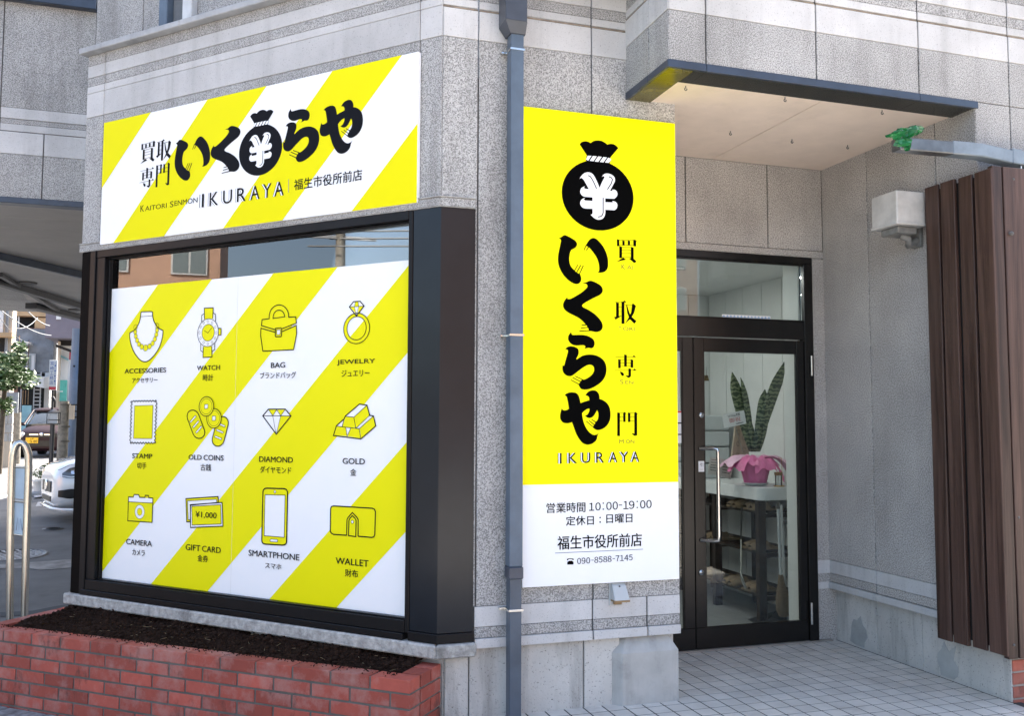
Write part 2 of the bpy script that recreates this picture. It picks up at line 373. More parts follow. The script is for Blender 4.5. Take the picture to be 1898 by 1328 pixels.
# left end return, toward the back wall
xl = FL.w(LE, 0).x; yl = FL.w(LE, 0).y
MB().box(xl, xl+.1, yl+.1, 8.2, -.2, 3.93).build('side_wall', ROUGH, shop)
MB().fbox(FL, LE, LE+.1, 2.6, 3.93, -.2, -.142).build('side_wall', ROUGH, shop)
# second floor behind the coping
FL2 = Frame(FL.w(0, 0, -.32), FL.u, FL.n)
YB = 7.544
uLb = FL2.px(178, 50)[0]
row(FL2, [uLb, FL2.px(265, 40)[0], FL2.px(309, 30)[0], 1.5], 3.95, 5.4, ROUGH, 0, gap=.004)
back(FL2, uLb+.01, 1.5, 3.95, 5.4)
p0 = FL2.px(309, 30)[0]; p1 = FL2.px(324, 30)[0]
MB().fbox(FL2, p0, p1, 3.96, 5.3, .001, .07).build('post', BLUE, shop, bev=.006)
w0 = FL2.px(350, 30)[0]; w1 = FL2.px(367, 30)[0]
MB().fbox(FL2, w0, w1, 3.96, 5.3, .001, .06).build('post', M('pale post paint', (.6, .62, .62), .5, var=.2), shop, bev=.006)
MB().fbox(FL2, p1+.01, w0-.005, 3.96, 5.3, .001, .02).build('recess_panel', M('dark recess panel', (.16, .17, .18), .7, var=.3, bump=.4, bs=150), shop)
# ---- back-left overhang (second floor over the car port)
FB = Frame((0, YB, 0), (1, 0, 0), (0, -1, 0))
ub = [-3.6, FB.px(5, 100)[0], xl+.06]
ub2 = [-3.6, FB.px(81, 270)[0], xl+.06]
back(FB, -3.6, xl+.05, 3.17, 4.75)
row(FB, ub2, 3.17, 3.503, ROUGH); row(FB, ub2, 3.503, 3.675, PALE, .002, 'pale_band'); row(FB, ub, 3.679, 3.735, PALE, 0, 'pale_band')
row(FB, ub, 3.735, 3.775, ROUGH, -.002); row(FB, ub, 3.775, 3.86, PALE, .002, 'pale_band'); row(FB, [-3.6, FB.px(5, 100)[0], HY(179, 50, YB).x], 3.86, 4.70, ROUGH); back(FB, xl, HY(179, 50, YB).x, 3.86, 4.75)
MB().fbox(FB, -3.6, HY(179, 50, YB).x, 4.68, 4.86, .0, .07).build('fascia_beam', BLUED, shop, bev=.004)
MB().fbox(FB, -1.36, -1.30, 4.73, 4.80, .07, .082).build('drain_outlet', JOINT, shop)
MB().box(-3.6, 4, 7.7, 15.9, 3.2, 5.4).build('upper_storey', ROUGH, shop)
MB().box(-.4, 9, 15.92, 25, 3.2, 5.4).build('upper_storey', ROUGH, shop)  # unseen block added to carry the building's shadow further along the street
MB().box(2.4, 9, 5.9, 15.9, 3.95, 5.4).build('upper_storey', ROUGH, shop)
MB().fbox(FB, -3.6, xl, 3.125, 3.17, -.1, .012).build('edge_trim', BLUED, shop, bev=.003)
# car-port soffit boards and drop beams
SOF2 = M('grey car port soffit board', (.42, .40, .37), .7, var=.12, vs=2)
mp = [(-3.6, 7.56), (-2.42, 12.1), (-2.61, 14.0), (-2.12, 15.6), (-.8, 15.7), (-.8, 7.56)]
def xleft(y):
    for (x0, y0), (x1, y1) in zip(mp[:3], mp[1:4]):
        if y0 <= y <= y1: return x0+(x1-x0)*(y-y0)/(y1-y0)
    return -2.12
y = 7.66
while y < 15.5:
    y2 = y+.45
    MB().prism([(xleft(y), y+.004), (2.5, y+.004), (2.5, y2-.004), (xleft(y2), y2-.004)], 3.13, 3.17).build('soffit_board', SOF2, shop)
    y = y2
DKB = M('dark beam paint', (.03, .032, .038), .5, var=.3)
def beam(a, b, zt, zb, w, nm='soffit_beam', mt=DKB):
    a = Vector((a[0], a[1], 0)); b = Vector((b[0], b[1], 0)); t = (b-a).normalized(); n = Vector((-t.y, t.x, 0))*w/2
    MB().prism([a-n, b-n, b+n, a+n], zb, zt).build(nm, mt, shop, bev=.004)
b1a, b1b = HZ(-20, 479, 3.05), HZ(172, 521, 3.05); beam(b1a, b1b, 3.128, 3.05, .06, mt=BLUED)
b2a, b2b = HZ(-20, 524, 3.05), HZ(172, 580, 3.05); beam(b2a, b2b, 3.128, 3.05, .09)
b3a, b3b = HZ(57, 572, 3.05), HZ(172, 600, 3.05); beam(b3a, b3b, 3.128, 3.05, .16)
b4a, b4b = HZ(0, 515, 3.07), HZ(112, 583, 3.07); beam(b4a, b4b, 3.128, 3.08, .05)
for q in ((52, 525), (140, 575)):
    p = HZ(q[0], q[1], 3.12); MB().lathe((p.x, p.y, 3.09), [(.10, .02), (.10, .038)], 16).build('downlight', JOINT, shop)
# ------------------------------------------------------------------ canopy over the porch
CX = 2.09
FC = Frame((0, YF, 0), (1, 0, 0), (0, -1, 0)); FCL = Frame((CX, 0, 0), (0, -1, 0), (-1, 0, 0))
jx = [CX] + [FC.px(x, 200)[0] for x in (1310, 1515, 1705)] + [FC.px(1874, 260)[0], 6.0]
zf = 3.315
MB().box(CX+.013, 6.0, YF+.013, YR+.9, 3.32, 5.4).build('wall_core', JOINT, shop)
def facb(fr, us, last=True):
    row(fr, us, zf, 3.575, ROUGH); row(fr, us, 3.575, 3.727, PALE, .002, 'pale_band'); row(fr, us, 3.728, 3.738, TAN, -.002, 'sealant_strip'); row(fr, us, 3.739, 3.785, PALE, -.001, 'pale_band')
    row(fr, us, 3.785, 3.845, ROUGH, -.002); row(fr, us, 3.845, 3.93, PALE, .002, 'pale_band'); row(fr, us, 3.93, 5.4, ROUGH)
facb(FC, jx)
jl = [-YR-.01, FCL.px(1202, 100)[0], -YF]
facb(FCL, jl)
# dark metal edge and soffit
def trimrow(us, fr):
    for a, b in zip(us[:-1], us[1:]): MB().fbox(fr, a+.001, b-.001, 3.275, zf, -.012, .006).build('edge_trim', BLUED, shop, bev=.002)
xe = XS+.02
trimrow([CX-.006, jx[1], jx[3], xe], FC); trimrow([-YR, FCL.px(1202, 130)[0], -YF], FCL)
GLD2 = M('glossy dark trim underside', (.012, .014, .013), .2, spec=.4, dirt=.2)
OLV = M('glossy trim with painted olive reflection', (.115, .10, .006), .22, spec=.6, var=.35, vs=6)  # olive colour paints in the yellow sign's reflection on the trim
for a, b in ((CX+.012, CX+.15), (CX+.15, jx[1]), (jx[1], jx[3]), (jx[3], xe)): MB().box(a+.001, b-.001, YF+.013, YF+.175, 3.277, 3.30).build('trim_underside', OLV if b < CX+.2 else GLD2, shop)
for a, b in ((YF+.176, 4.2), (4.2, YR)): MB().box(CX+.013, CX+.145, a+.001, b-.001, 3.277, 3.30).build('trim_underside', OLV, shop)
xm = FD.px(1320, 300)[0]
MB().box(CX+.146, xm-.003, YF+.176, YD, 3.285, 3.31).build('soffit_board', SOFF, shop)
MB().box(xm+.003, XS, YF+.176, YD, 3.285, 3.31).build('soffit_board', SOFF, shop)
for q in ((1271, 163), (1455, 184), (1635, 208), (1199, 212), (1354, 247), (1468, 262), (1571, 273)):
    p = HZ(q[0], q[1]-4, 3.285)
    pts = [(p.x, p.y, 3.287), (p.x, p.y, 3.274)] + [(p.x+.007*math.sin(a), p.y, 3.267-.007*math.cos(a)+.0) for a in [math.pi+i*math.pi*2/9*.95 for i in range(9)]]
    MB().tube(pts, .0026, 6).build('soffit_hook', JOINT, shop)
# ------------------------------------------------------------------ porch side wall + front corner
sj = [-YD, FS.px(1617, 800)[0], FS.px(1743, 800)[0], -YF]
sj = [-5.36, FS.px(1617, 800)[0], -4.28, -YF-.0]
MB().box(XS+.011, XS+.16, YF+.011, 5.40, .352, 3.32).build('wall_core', JOINT, shop)
row(FS, sj, .40, .457, ROUGHP); row(FS, sj, .352, .398, PALE, .012, 'ledge_block'); row(FS, sj, .457, .545, PALE, .002, 'pale_band'); row(FS, sj, .545, 3.29, ROUGHP)
FC2 = [XS, FC.px(1874, 260)[0], 6.0]
row(FC, FC2, .30, 3.313, ROUGH); MB().box(XS+.02, 6, YF+.012, YF+.15, .305, 3.3).build('wall_core', JOINT, shop)
for a, b in ((3.90, 4.55), (4.55, 4.95), (4.95, 5.36)): MB().box(XS+.05, XS+.16, a+.002, b-.002, -.1, .35).build('base_block', CONC, shop, bev=.003)
PATCH = M('grey cement patch', (.40, .41, .40), .85, var=.2, vs=9, bump=.3, bs=60)
for (cx, cy) in ((1592, 1178), (1756, 1232)):
    p = HX(cx, cy, XS+.048); pts = []
    for k in range(14):
        an = k*math.pi/7; r = .10*(1+.7*noise.noise(Vector((k*.9, cx, 0)))); pts.append((r*math.cos(an)*.8, max(-p.z+.01, r*math.sin(an)*1.1)))
    MB().poly([(XS+.051, p.y+u, p.z+v) for u, v in pts], [(XS+.047, p.y+u*.97, p.z+v*.97) for u, v in pts]).build('cement_patch', PATCH, shop)
# wall around the door
dl, dr = 2.42, FD.px(1508, 800)[0]
ZT = 2.645
jd = [2.392, FD.px(1271, 400)[0], FD.px(1423, 400)[0], XS]
MB().fbox(FD, 2.39, XS+.1, 2.7, 3.29, -.14, -.012).build('wall_core', JOINT, shop)
row(FD, jd, 2.70, 3.285, ROUGHP); row(FD, [2.392, XS], ZT+.003, 2.698, ROUGHP, .006, 'lintel_strip')
MB().fbox(FD, dr+.002, XS+.1, -.1, ZT, -.06, 0).build('stone_panel', ROUGHP, shop)
MB().fbox(FD, dr+.004, XS+.1, .352, .398, 0, .004).build('pale_band', PALE, shop)
MB().fbox(FD, dr+.004, XS+.1, .457, .545, 0, .004).build('pale_band', PALE, shop)
# ------------------------------------------------------------------ display window
zW0, zW1 = .392, 2.596
wf = MB().fbox(FL, -2.665, -.19, 2.545, zW1-.002, -.05, .018).build('display_window', METAL, shop, bev=.003)
GLS = glass('display window glass', (.75, .78, .8), 1.5, 3.2)
def wpart(name, u0, u1, v0, v1, d0, d1, mt=METAL, bev=.003): return MB().fbox(FL, u0, u1, v0, v1, d0, d1).build(name, mt, wf, bev=bev)
wpart('frame', -2.665, -.19, .425, .488, -.05, .02); wpart('frame', -2.665, -.19, zW0, .425, -.05, .034)
wpart('frame', -2.64, -2.56, .488, 2.545, -.05, .016); wpart('frame', -.192, -.165, .425, zW1-.004, -.05, .014)
wpart('frame', -2.69, -2.64, zW0, zW1-.004, -.05, .026)
wpart('glass', -2.57, -.185, .48, 2.55, -.045, -.039, GLS, 0)
wpart('glazing_bead', -2.56, -.192, 2.534, 2.546, -.038, -.012); wpart('glazing_bead', -2.56, -2.548, .488, 2.534, -.038, -.012); wpart('glazing_bead', -2.56, -.192, .488, .496, -.034, .0)
BRN = M('dark brown metal cladding', (.004, .0035, .0035), .6, spec=.04)
MB().fbox(FL, LE+.035, -2.692, zW0, zW1-.003, -.12, .02).build('corner_post', BRN, shop, bev=.003)
# right corner post wraps from the L plane to the R plane
xr = uR(878, 800)
def plan(d, ul, xrr):
    a = FL.w(ul, 0, d); q = FL.w(0, 0, 0)
    # outer corner at offset d from both planes
    t = ((YR-d) - FL.w(0, 0, d).y)/(-UL.y); c = FL.w(0, 0, d) - UL*t
    return a, Vector((c.x, YR-d, 0)), Vector((xrr, YR-d, 0))
a1, c1, e1 = plan(.012, -.162, xr); a0 = FL.w(-.162, 0, -.08)
MB().prism([(e1.x, YR+.05), (a0.x, a0.y), (a1.x, a1.y), (c1.x, c1.y), (e1.x, e1.y)][::-1], .44, zW1-.002).build('corner_post', METALB, shop, bev=.002)
a1, c1, e1 = plan(.022, -.166, xr+.004); a0 = FL.w(-.166, 0, -.08)
MB().prism([(e1.x, YR+.05), (a0.x, a0.y), (a1.x, a1.y), (c1.x, c1.y), (e1.x, e1.y)][::-1], zW0, .438).build('corner_post_shoe', METAL, shop, bev=.003)
for i in range(1): pass
def ledge(d, z0, z1, nm, mt, xrr, bev=.004):
    a1, c1, e1 = plan(d, LE-.0, xrr); a0 = FL.w(LE, 0, -.03); q = FL.w(0, 0, -.06)
    b0 = FL.w(-.02, 0, -.03)
    MB().poly([(a0.x, a0.y, z0), (a1.x, a1.y, z0), (c1.x, c1.y, z0), (b0.x, b0.y, z0)], [(a0.x, a0.y, z1), (a1.x, a1.y, z1), (c1.x, c1.y, z1), (b0.x, b0.y, z1)]).build(nm, mt, shop, bev=bev)
    MB().poly([(b0.x, b0.y, z0), (c1.x, c1.y, z0), (e1.x, e1.y, z0), (e1.x, YR+.03, z0)], [(b0.x, b0.y, z1), (c1.x, c1.y, z1), (e1.x, e1.y, z1), (e1.x, YR+.03, z1)]).build(nm, mt, shop, bev=bev)
LEDG = M('weathered concrete sill', (.52, .51, .48), .85, var=.4, vs=30, bump=.5, bs=90, streak=.3, col2=(.26, .25, .235), dirt=.7)
ledge(.045, .322, .390, 'window_sill', LEDG, xr+.01, .008)
ledge(.018, 2.598, 2.645, 'window_ledge', ROUGH, xr, .004)
ledge(.024, 2.645, 2.651, 'window_ledge', LEDG, xr, .001)
ledge(.022, 2.594, 2.5975, 'window_ledge', LEDG, xr, .001)
# base below L wall
MB().fbox(FL, LE+.02, -.0, -.25, .321, -.16, -.05).build('base_block', CONC, shop)
# ================================================================== signs: flat art laid on real panels
def smooth(pts, n=5):
    """closed outline; a third element marks a corner; Catmull-Rom between"""
    N = len(pts); out = []
    P = [Vector((p[0], p[1])) for p in pts]; Cn = [len(p) > 2 for p in pts]
    for i in range(N):
        a, b = P[i], P[(i+1) % N]
        p_ = a if Cn[i] else P[i-1]; n_ = b if Cn[(i+1) % N] else P[(i+2) % N]
        for k in range(n):
            t = k/n
            out.append(.5*((2*a)+(b-p_)*t+(2*p_-5*a+4*b-n_)*t*t+(3*a-p_-3*b+n_)*t**3))
    return [(q.x, q.y) for q in out]
def ribbon(pts, w, closed=False):
    P = [Vector(p) for p in pts]; N = len(P); l = []; r = []
    for i in range(N):
        if closed: a, b = P[i-1], P[(i+1) % N]
        else: a, b = P[max(i-1, 0)], P[min(i+1, N-1)]
        d1 = (P[i]-a); d2 = (b-P[i])
        if d1.length < 1e-9: d1 = d2
        if d2.length < 1e-9: d2 = d1
        d1 = d1.normalized(); d2 = d2.normalized()
        n1 = Vector((-d1.y, d1.x)); n2 = Vector((-d2.y, d2.x)); m = (n1+n2)
        m = m.normalized() if m.length > 1e-6 else n1
        k = w/2/max(.45, m.dot(n1)); l.append(P[i]+m*k); r.append(P[i]-m*k)
    if closed: return [[tuple(q) for q in l], [tuple(q) for q in r]]
    return [[tuple(q) for q in l]+[tuple(q) for q in reversed(r)]]
def art(fr, name, mat, polys, d, parent):
    cu = bpy.data.curves.new('c', 'CURVE'); cu.dimensions = '2D'; cu.fill_mode = 'BOTH'
    for pl in polys:
        sp = cu.splines.new('POLY'); sp.points.add(len(pl)-1); sp.use_cyclic_u = True
        for q, p in zip(sp.points, pl): q.co = (p[0], p[1], 0, 1)
    o = bpy.data.objects.new('c', cu); COL.objects.link(o)
    dg = bpy.context.evaluated_depsgraph_get(); me = bpy.data.meshes.new_from_object(o.evaluated_get(dg))
    bpy.data.objects.remove(o); bpy.data.curves.remove(cu)
    me.transform(fr.mat(d)); me.materials.clear()
    return new(name, me, mat, parent)
_tc = {}
def tmesh(body):
    if body not in _tc:
        cu = bpy.data.curves.new('t', 'FONT'); cu.body = body; cu.resolution_u = 4
        o = bpy.data.objects.new('t', cu); COL.objects.link(o); dg = bpy.context.evaluated_depsgraph_get()
        me = bpy.data.meshes.new_from_object(o.evaluated_get(dg)); bpy.data.objects.remove(o)
        xs = [v.co.x for v in me.vertices]; ys = [v.co.y for v in me.vertices]
        _tc[body] = (me, min(xs), max(xs), min(ys), max(ys))
    return _tc[body]
def text_uv(fr, body, u0, u1, v0, v1, d, mat, parent, name='lettering'):
    me, a, b, c, e = tmesh(body); me = me.copy(); me.materials.clear()
    me.transform(fr.mat(d) @ Matrix.Translation((u0, v0, 0)) @ Matrix.Diagonal(((u1-u0)/(b-a), (v1-v0)/(e-c), 1, 1)) @ Matrix.Translation((-a, -c, 0)))
    return new(name, me, mat, parent)
def text(fr, body, xl, xr, yt, yb, d, mat, parent, name='lettering', bold=0):
    xc = (xl+xr)/2; ym = (yt+yb)/2
    u0 = fr.px(xl, ym, d)[0]; u1 = fr.px(xr, ym, d)[0]; v1 = fr.px(xc, yt, d)[1]; v0 = fr.px(xc, yb, d)[1]
    o = text_uv(fr, body, u0, u1, v0, v1, d, mat, parent, name)
    if bold:
        o2 = text_uv(fr, body, u0+bold, u1+bold, v0, v1, d+.0004, mat, parent, name)
        o3 = text_uv(fr, body, u0+bold/2, u1+bold/2, v0+bold*.5, v1+bold*.5, d+.0008, mat, parent, name)
    return o
class Z_:
    """zoomed tracing -> plane coordinates"""
    def __init__(s, fr, d, ox, oy, sc): s.fr, s.d, s.ox, s.oy, s.sc = fr, d, ox, oy, sc
    def p(s, q): return s.fr.px(s.ox+q[0]/s.sc, s.oy+q[1]/s.sc, s.d)
    def pts(s, L): return [s.p(q) for q in L]
    def sm(s, L, n=5): return s.pts(smooth(L, n))
    def rib(s, L, w, closed=False): return ribbon(s.pts(L), w/s.sc/F*4.9, closed)
    def ell(s, cx, cy, rx, ry, n=28):
        c = s.p((cx, cy)); a = s.p((cx+rx, cy)); b = s.p((cx, cy+ry)); ru = abs(a[0]-c[0]); rv = abs(b[1]-c[1])
        return [(c[0]+ru*math.cos(2*math.pi*k/n), c[1]+rv*math.sin(2*math.pi*k/n)) for k in range(n)]
def ring(z, cx, cy, rx, ry, w, n=28):
    a = z.ell(cx, cy, rx, ry, n); return ribbon(a, w/z.sc/F*4.9, True)
def area(pl): return sum(pl[i-1][0]*pl[i][1]-pl[i][0]*pl[i-1][1] for i in range(len(pl)))/2
# glyph tracings
GI = [[(65,125,1),(110,140),(150,120),(185,90),(230,80),(300,105),(400,160),(480,215),(520,270),(525,320),(490,380),(430,420),(385,445),(355,510),(335,620),(338,740),(370,840),(420,905),(460,940,1),(500,985),(555,1020),(598,1040,1),(610,1070),(630,1140),(620,1210),(570,1270),(500,1285),(400,1250),(280,1160),(170,1030),(90,870),(58,720),(65,560),(100,380),(130,230),(130,200),(100,160)],
      [(735,350,1),(790,250),(850,180),(925,150),(1000,175),(1090,260),(1180,380),(1250,530),(1285,680),(1290,820),(1270,910),(1220,970),(1150,1000),(1080,1008),(1030,995,1),(1060,975),(1072,930),(1070,850),(1050,740),(1000,620),(920,500),(830,390,1),(800,370),(770,350)]]
GIf = [((465,955),(548,808),18),((515,1000),(615,820),20),((582,1040),(680,830),20),((692,455),(752,320),19),((755,455),(815,360),21)]
GK = [[(585,115,1),(640,110),(690,100),(740,75),(790,70),(860,90),(950,135),(1020,190),(1052,260),(1040,330),(980,390),(880,440),(760,500),(650,565),(600,605),(595,640),(640,675),(740,725),(860,805),(960,900),(1030,1000),(1052,1090),(1030,1160),(970,1205),(900,1218),(830,1205),(740,1190,1),(735,1150),(715,1110),(690,1070),(655,1030),(600,970),(520,905),(420,850),(300,790),(210,725),(170,650),(170,580),(200,510),(245,455),(275,435,1),(255,470,1),(310,480),(400,440),(520,370),(620,300),(690,235),(712,190),(690,145),(640,125)]]
GKf = [((580,1062),(700,1055),20),((565,1125),(740,1112),20),((530,1193),(800,1186),20)]
GR = [[(335,65,1),(340,105),(365,130),(440,130),(540,128),(640,138),(730,170),(800,220),(830,280),(828,350),(800,400),(760,415),(700,405),(660,415),(610,428,1),(630,400),(632,370),(600,350),(540,350),(460,358),(380,345),(310,300),(272,240),(268,180),(285,125)],
      [(205,440,1),(235,400),(290,375),(360,375),(430,395),(480,435),(492,500),(480,560),(455,610),(440,640),(455,655,1),(500,620),(580,575),(680,552),(780,552),(880,575),(980,630),(1050,710),(1080,800),(1085,900),(1060,1010),(1000,1110),(910,1190),(800,1255),(690,1295),(590,1300),(530,1270),(490,1200,1),(510,1160),(545,1110),(560,1082,1),(590,1088),(640,1075),(720,1030),(790,965),(822,890),(815,820),(780,780),(730,768),(670,780),(590,825),(480,905),(400,970),(340,1005),(280,1012),(210,985),(160,925),(145,850),(150,775,1),(165,790),(185,780),(205,700),(235,600),(262,490),(258,455),(235,440)]]
GRf = [((418,1013),(580,1090),17),((362,1043),(545,1135),17),((322,1093),(510,1195),17)]
GY = [[(195,165,1),(240,125),(310,98),(400,95),(470,115),(515,170),(540,250),(558,335,1),(620,310),(690,290),(755,270,1),(750,220),(725,180),(665,160,1),(700,110),(760,65),(840,48),(910,65),(960,120),(980,190),(980,240,1),(1050,265),(1130,320),(1190,400),(1220,500),(1228,610),(1210,720),(1160,820),(1080,895),(980,935),(900,930),(835,885,1),(850,840),(880,795),(885,762,1),(915,740),(945,690),(958,610),(950,540),(925,490,1),(890,560),(840,630),(780,665),(715,660),(650,610,1),(690,605),(730,565),(755,500),(755,455,1),(700,470),(640,510),(590,560,1),(600,640),(620,740),(660,850),(720,950),(790,1020),(860,1050),(930,1035,1),(1010,975,1),(960,1020),(935,1070),(915,1150),(860,1215),(780,1258),(690,1265),(600,1225),(520,1130),(450,1000),(400,860),(365,760,1),(310,780),(240,788),(160,765),(110,700),(98,620),(115,530),(140,445,1),(155,485),(200,498),(260,485),(295,460,1),(285,380),(265,270),(248,200),(225,172)]]
GYf = [((683,740),(850,880),15),((746,726),(875,832),16),((803,700),(915,775),16)]
BAG = [[(290,92,1),(320,60),(370,50),(410,58),(440,75,1),(480,48),(530,38),(590,45),(640,72),(668,95,1),(710,85),(760,92),(800,120),(818,145,1),(700,285,1),(400,260,1)]]
BAND = [(385,252),(410,244),(560,252),(700,272),(722,300),(700,352),(600,345),(480,335),(375,318)]
ROPE = [[(400,248),(452,250),(405,318),(376,300)],[(470,252),(524,257),(478,325),(427,318)],[(543,258),(592,264),(545,333),(495,327)],[(612,266),(663,272),(615,340),(565,334)],[(680,275),(715,290),(720,305),(690,346),(635,340)]]
YEN = [(290,565,1),(310,530),(350,490),(405,475),(455,490),(490,530),(530,610),(562,688,1),(600,600),(628,548),(615,528),(592,538,1),(620,505),(660,492),(720,505),(765,545),(770,600),(740,660),(705,728,1),(740,730,1),(735,712,1),(780,720),(805,760),(800,800),(765,838,1),(640,832,1),(640,885,1),(745,888,1),(735,870,1),(780,880),(805,920),(795,970),(765,995,1),(640,988,1),(638,1050),(610,1105),(555,1125),(500,1110),(440,1058,1),(465,1040),(465,975,1),(350,968),(305,930),(297,890),(315,850),(362,825,1),(345,850,1),(365,862,1),(465,868,1),(465,818,1),(350,808),(305,770),(298,730),(315,690),(362,665,1),(345,690,1),(368,701,1),(415,706,1),(380,640),(345,580),(315,553)]
YENL = [[(405,520),(430,530),(450,555),(480,610),(520,700)],[(685,535),(720,548),(738,575),(720,630),(668,712)],[(610,822),(610,1030),(600,1060),(580,1080),(540,1088)]]
def V(x, y0, y1, w): return [(x-w/2, y0), (x+w/2, y0+w*.25), (x+w/2, y1), (x-w/2, y1)]
def Hh(y, x0, x1, w=5): return [(x0, y-w/2), (x1, y-w/2), (x1, y+w/2), (x0, y+w/2)]
KJ = {
 'kai': ((1135,435,6.99), [V(75,58,150,32),V(145,75,138,30),V(215,75,138,30),V(290,66,152,36),V(108,150,305,36),V(258,158,310,36),[(50,355),(140,300),(180,325)],[(215,310),(270,308),(310,345),(300,365),(280,366)],[(275,75),(292,62),(316,88),(308,98)]], [(72,60,300),(139,60,300),(166,108,258),(205,108,258),(245,108,258),(296,108,258)]),
 'tori': ((1135,435,6.99), [V(67,878,1072,36),V(138,868,1158,38),[(22,1070),(125,1050),(40,1105)],[(120,878),(160,855),(184,880)],[(255,905),(268,893),(306,925),(282,1015),(238,1092),(162,1156),(212,1078),(246,1000)],[(180,915),(190,915),(232,1050),(312,1122),(285,1156),(222,1092),(196,1020)]], [(877,30,170),(938,67,138),(998,67,138),(912,162,262)]),
 'sen': ((1135,650,7.38), [V(180,54,222,36),V(97,118,242,34),V(268,122,236,36),[(270,92),(295,64),(322,94)],[(280,274),(305,248),(332,276)],V(238,244,352,34),[(178,338),(225,346),(254,352),(235,372),(212,374)],[(103,288),(140,300),(158,322),(155,345),(132,350),(118,330)]], [(89,40,320),(126,97,268),(172,97,268),(218,97,268),(273,30,330)]),
 'mon': ((1135,650,7.38), [V(86,848,1172,36),V(165,856,980,32),V(230,850,980,32),V(320,850,1165,38),[(300,850),(318,842),(345,868),(338,878)],[(150,852),(168,842),(188,862),(180,870)],[(260,1130),(300,1140),(338,1150),(318,1170),(296,1168)]], [(858,86,165),(912,86,165),(968,86,165),(858,230,320),(912,230,320),(968,230,320)]),
}
# ---------------------------------------------------------------- yellow upright sign on the R wall
DS = .036; RULE2 = M('dark slate phone print', (.02, .025, .045), .6, spec=.1)
c = [FR.px(970, 197, DS), FR.px(1255, 229, DS), FR.px(1255, 1071, DS), FR.px(968, 1094, DS)]
su0, su1 = (c[0][0]+c[3][0])/2, (c[1][0]+c[2][0])/2; sv1 = (c[0][1]+c[1][1])/2; sv0 = (c[2][1]+c[3][1])/2
vy = FR.px(1110, 897, DS)[1]
SG = thing('shop_sign', 'tall upright yellow and white shop sign with a black money bag, beside the entrance', 'sign', FR.w(su0, sv0, .03), 'shop name signs')
MB().fbox(FR, su0, su1, sv0, vy, .004, DS).build('white_panel', WHITE, SG, bev=.001)
MB().fbox(FR, su0, su1, vy, sv1, .004, DS).build('yellow_panel', YEL2, SG, bev=.001)
dA = DS+.0012
G = {}
def glyph(key, ox, oy, s, shapes, fingers):
    z = Z_(FR, dA, ox, oy, s); G[key] = [('poly', z.sm(o)) for o in shapes] + [('poly', r) for a, b, w in fingers for r in ribbon(z.pts([a, b]), w/s/F*4.75)]
glyph('i', 1030, 430, 13.28, GI, GIf); glyph('ku', 1030, 515, 12.073, GK, GKf); glyph('ra', 1030, 610, 11.545, GR, GRf); glyph('ya', 1030, 720, 12.073, GY, GYf)
def place(key, fr, d, mat, parent, box=None, name='character'):
    pls = [p for _, p in G[key]]
    xs = [q[0] for p in pls for q in p]; ys = [q[1] for p in pls for q in p]; a, b, c0, e = min(xs), max(xs), min(ys), max(ys)
    if box:
        u0, u1, v0, v1 = box; pls = [[(u0+(x-a)/(b-a)*(u1-u0), v0+(y-c0)/(e-c0)*(v1-v0)) for x, y in p] for p in pls]
    base = art(fr, name, mat, [pls[0]], d, parent)
    for k, p in enumerate(pls[1:]): art(fr, 'brush_stroke', mat, [p], d+.0003*(k+1), base)
    return base
for key in ('i', 'ku', 'ra', 'ya'): place(key, FR, dA, INK, SG)
zb = Z_(FR, dA, 1035, 255, 7.379)
bagp = {'neck': zb.sm(BAG[0]), 'ball': zb.ell(543, 790, 485, 482, 48), 'band': zb.pts(BAND), 'rope': [zb.pts(r) for r in ROPE], 'yen': zb.sm(YEN), 'yl': [r for L_ in YENL for r in ribbon(zb.pts(L_), 14/7.379/F*4.75)]}
def bag(fr, d, mat, wmat, parent, box=None):
    allp = [bagp['neck'], bagp['ball']]; xs = [q[0] for p in allp for q in p]; ys = [q[1] for p in allp for q in p]; a, b, c0, e = min(xs), max(xs), min(ys), max(ys)
    f = (lambda p: p) if not box else (lambda p: [(box[0]+(x-a)/(b-a)*(box[1]-box[0]), box[2]+(y-c0)/(e-c0)*(box[3]-box[2])) for x, y in p])
    base = art(fr, 'money_bag_emblem', mat, [f(bagp['ball'])], d, parent)
    art(fr, 'bag_neck', mat, [f(bagp['neck'])], d+.0004, base); art(fr, 'rope_band', mat, [f(bagp['band'])], d+.0008, base)
    for r in bagp['rope']: art(fr, 'rope_turn', wmat, [f(r)], d+.0014, base)
    art(fr, 'yen_symbol', wmat, [f(bagp['yen'])], d+.0014, base)
    for r in bagp['yl']: art(fr, 'symbol_line', mat, [f(r)], d+.002, base)
bag(FR, dA, INK, WHITE, SG)
KG = {}
for k_, (o_, thick, thin) in KJ.items():
    z = Z_(FR, dA, *o_); KG[k_] = ([z.pts(p) for p in thick], [z.pts(Hh(y, x0, x1)) for y, x0, x1 in thin])
def kanji(k_, fr, d, mat, parent, box=None):
    th, tn = KG[k_]; allp = th+tn; xs = [q[0] for p in allp for q in p]; ys = [q[1] for p in allp for q in p]; a, b, c0, e = min(xs), max(xs), min(ys), max(ys)
    f = (lambda p: p) if not box else (lambda p: [(box[0]+(x-a)/(b-a)*(box[1]-box[0]), box[2]+(y-c0)/(e-c0)*(box[3]-box[2])) for x, y in p])
    mb = MB()
    for n_, p in enumerate(th+tn):
        q = f(p); vs = [fr.w(x, y, d+.0003*n_/4) for x, y in q]; mb.add(vs, [tuple(range(len(vs)))])
    return new('kanji', mb.mesh(), mat, parent)
for k_ in KG: kanji(k_, FR, dA, INK, SG)
OCH = M('ochre small print', (.20, .17, .0), .5)
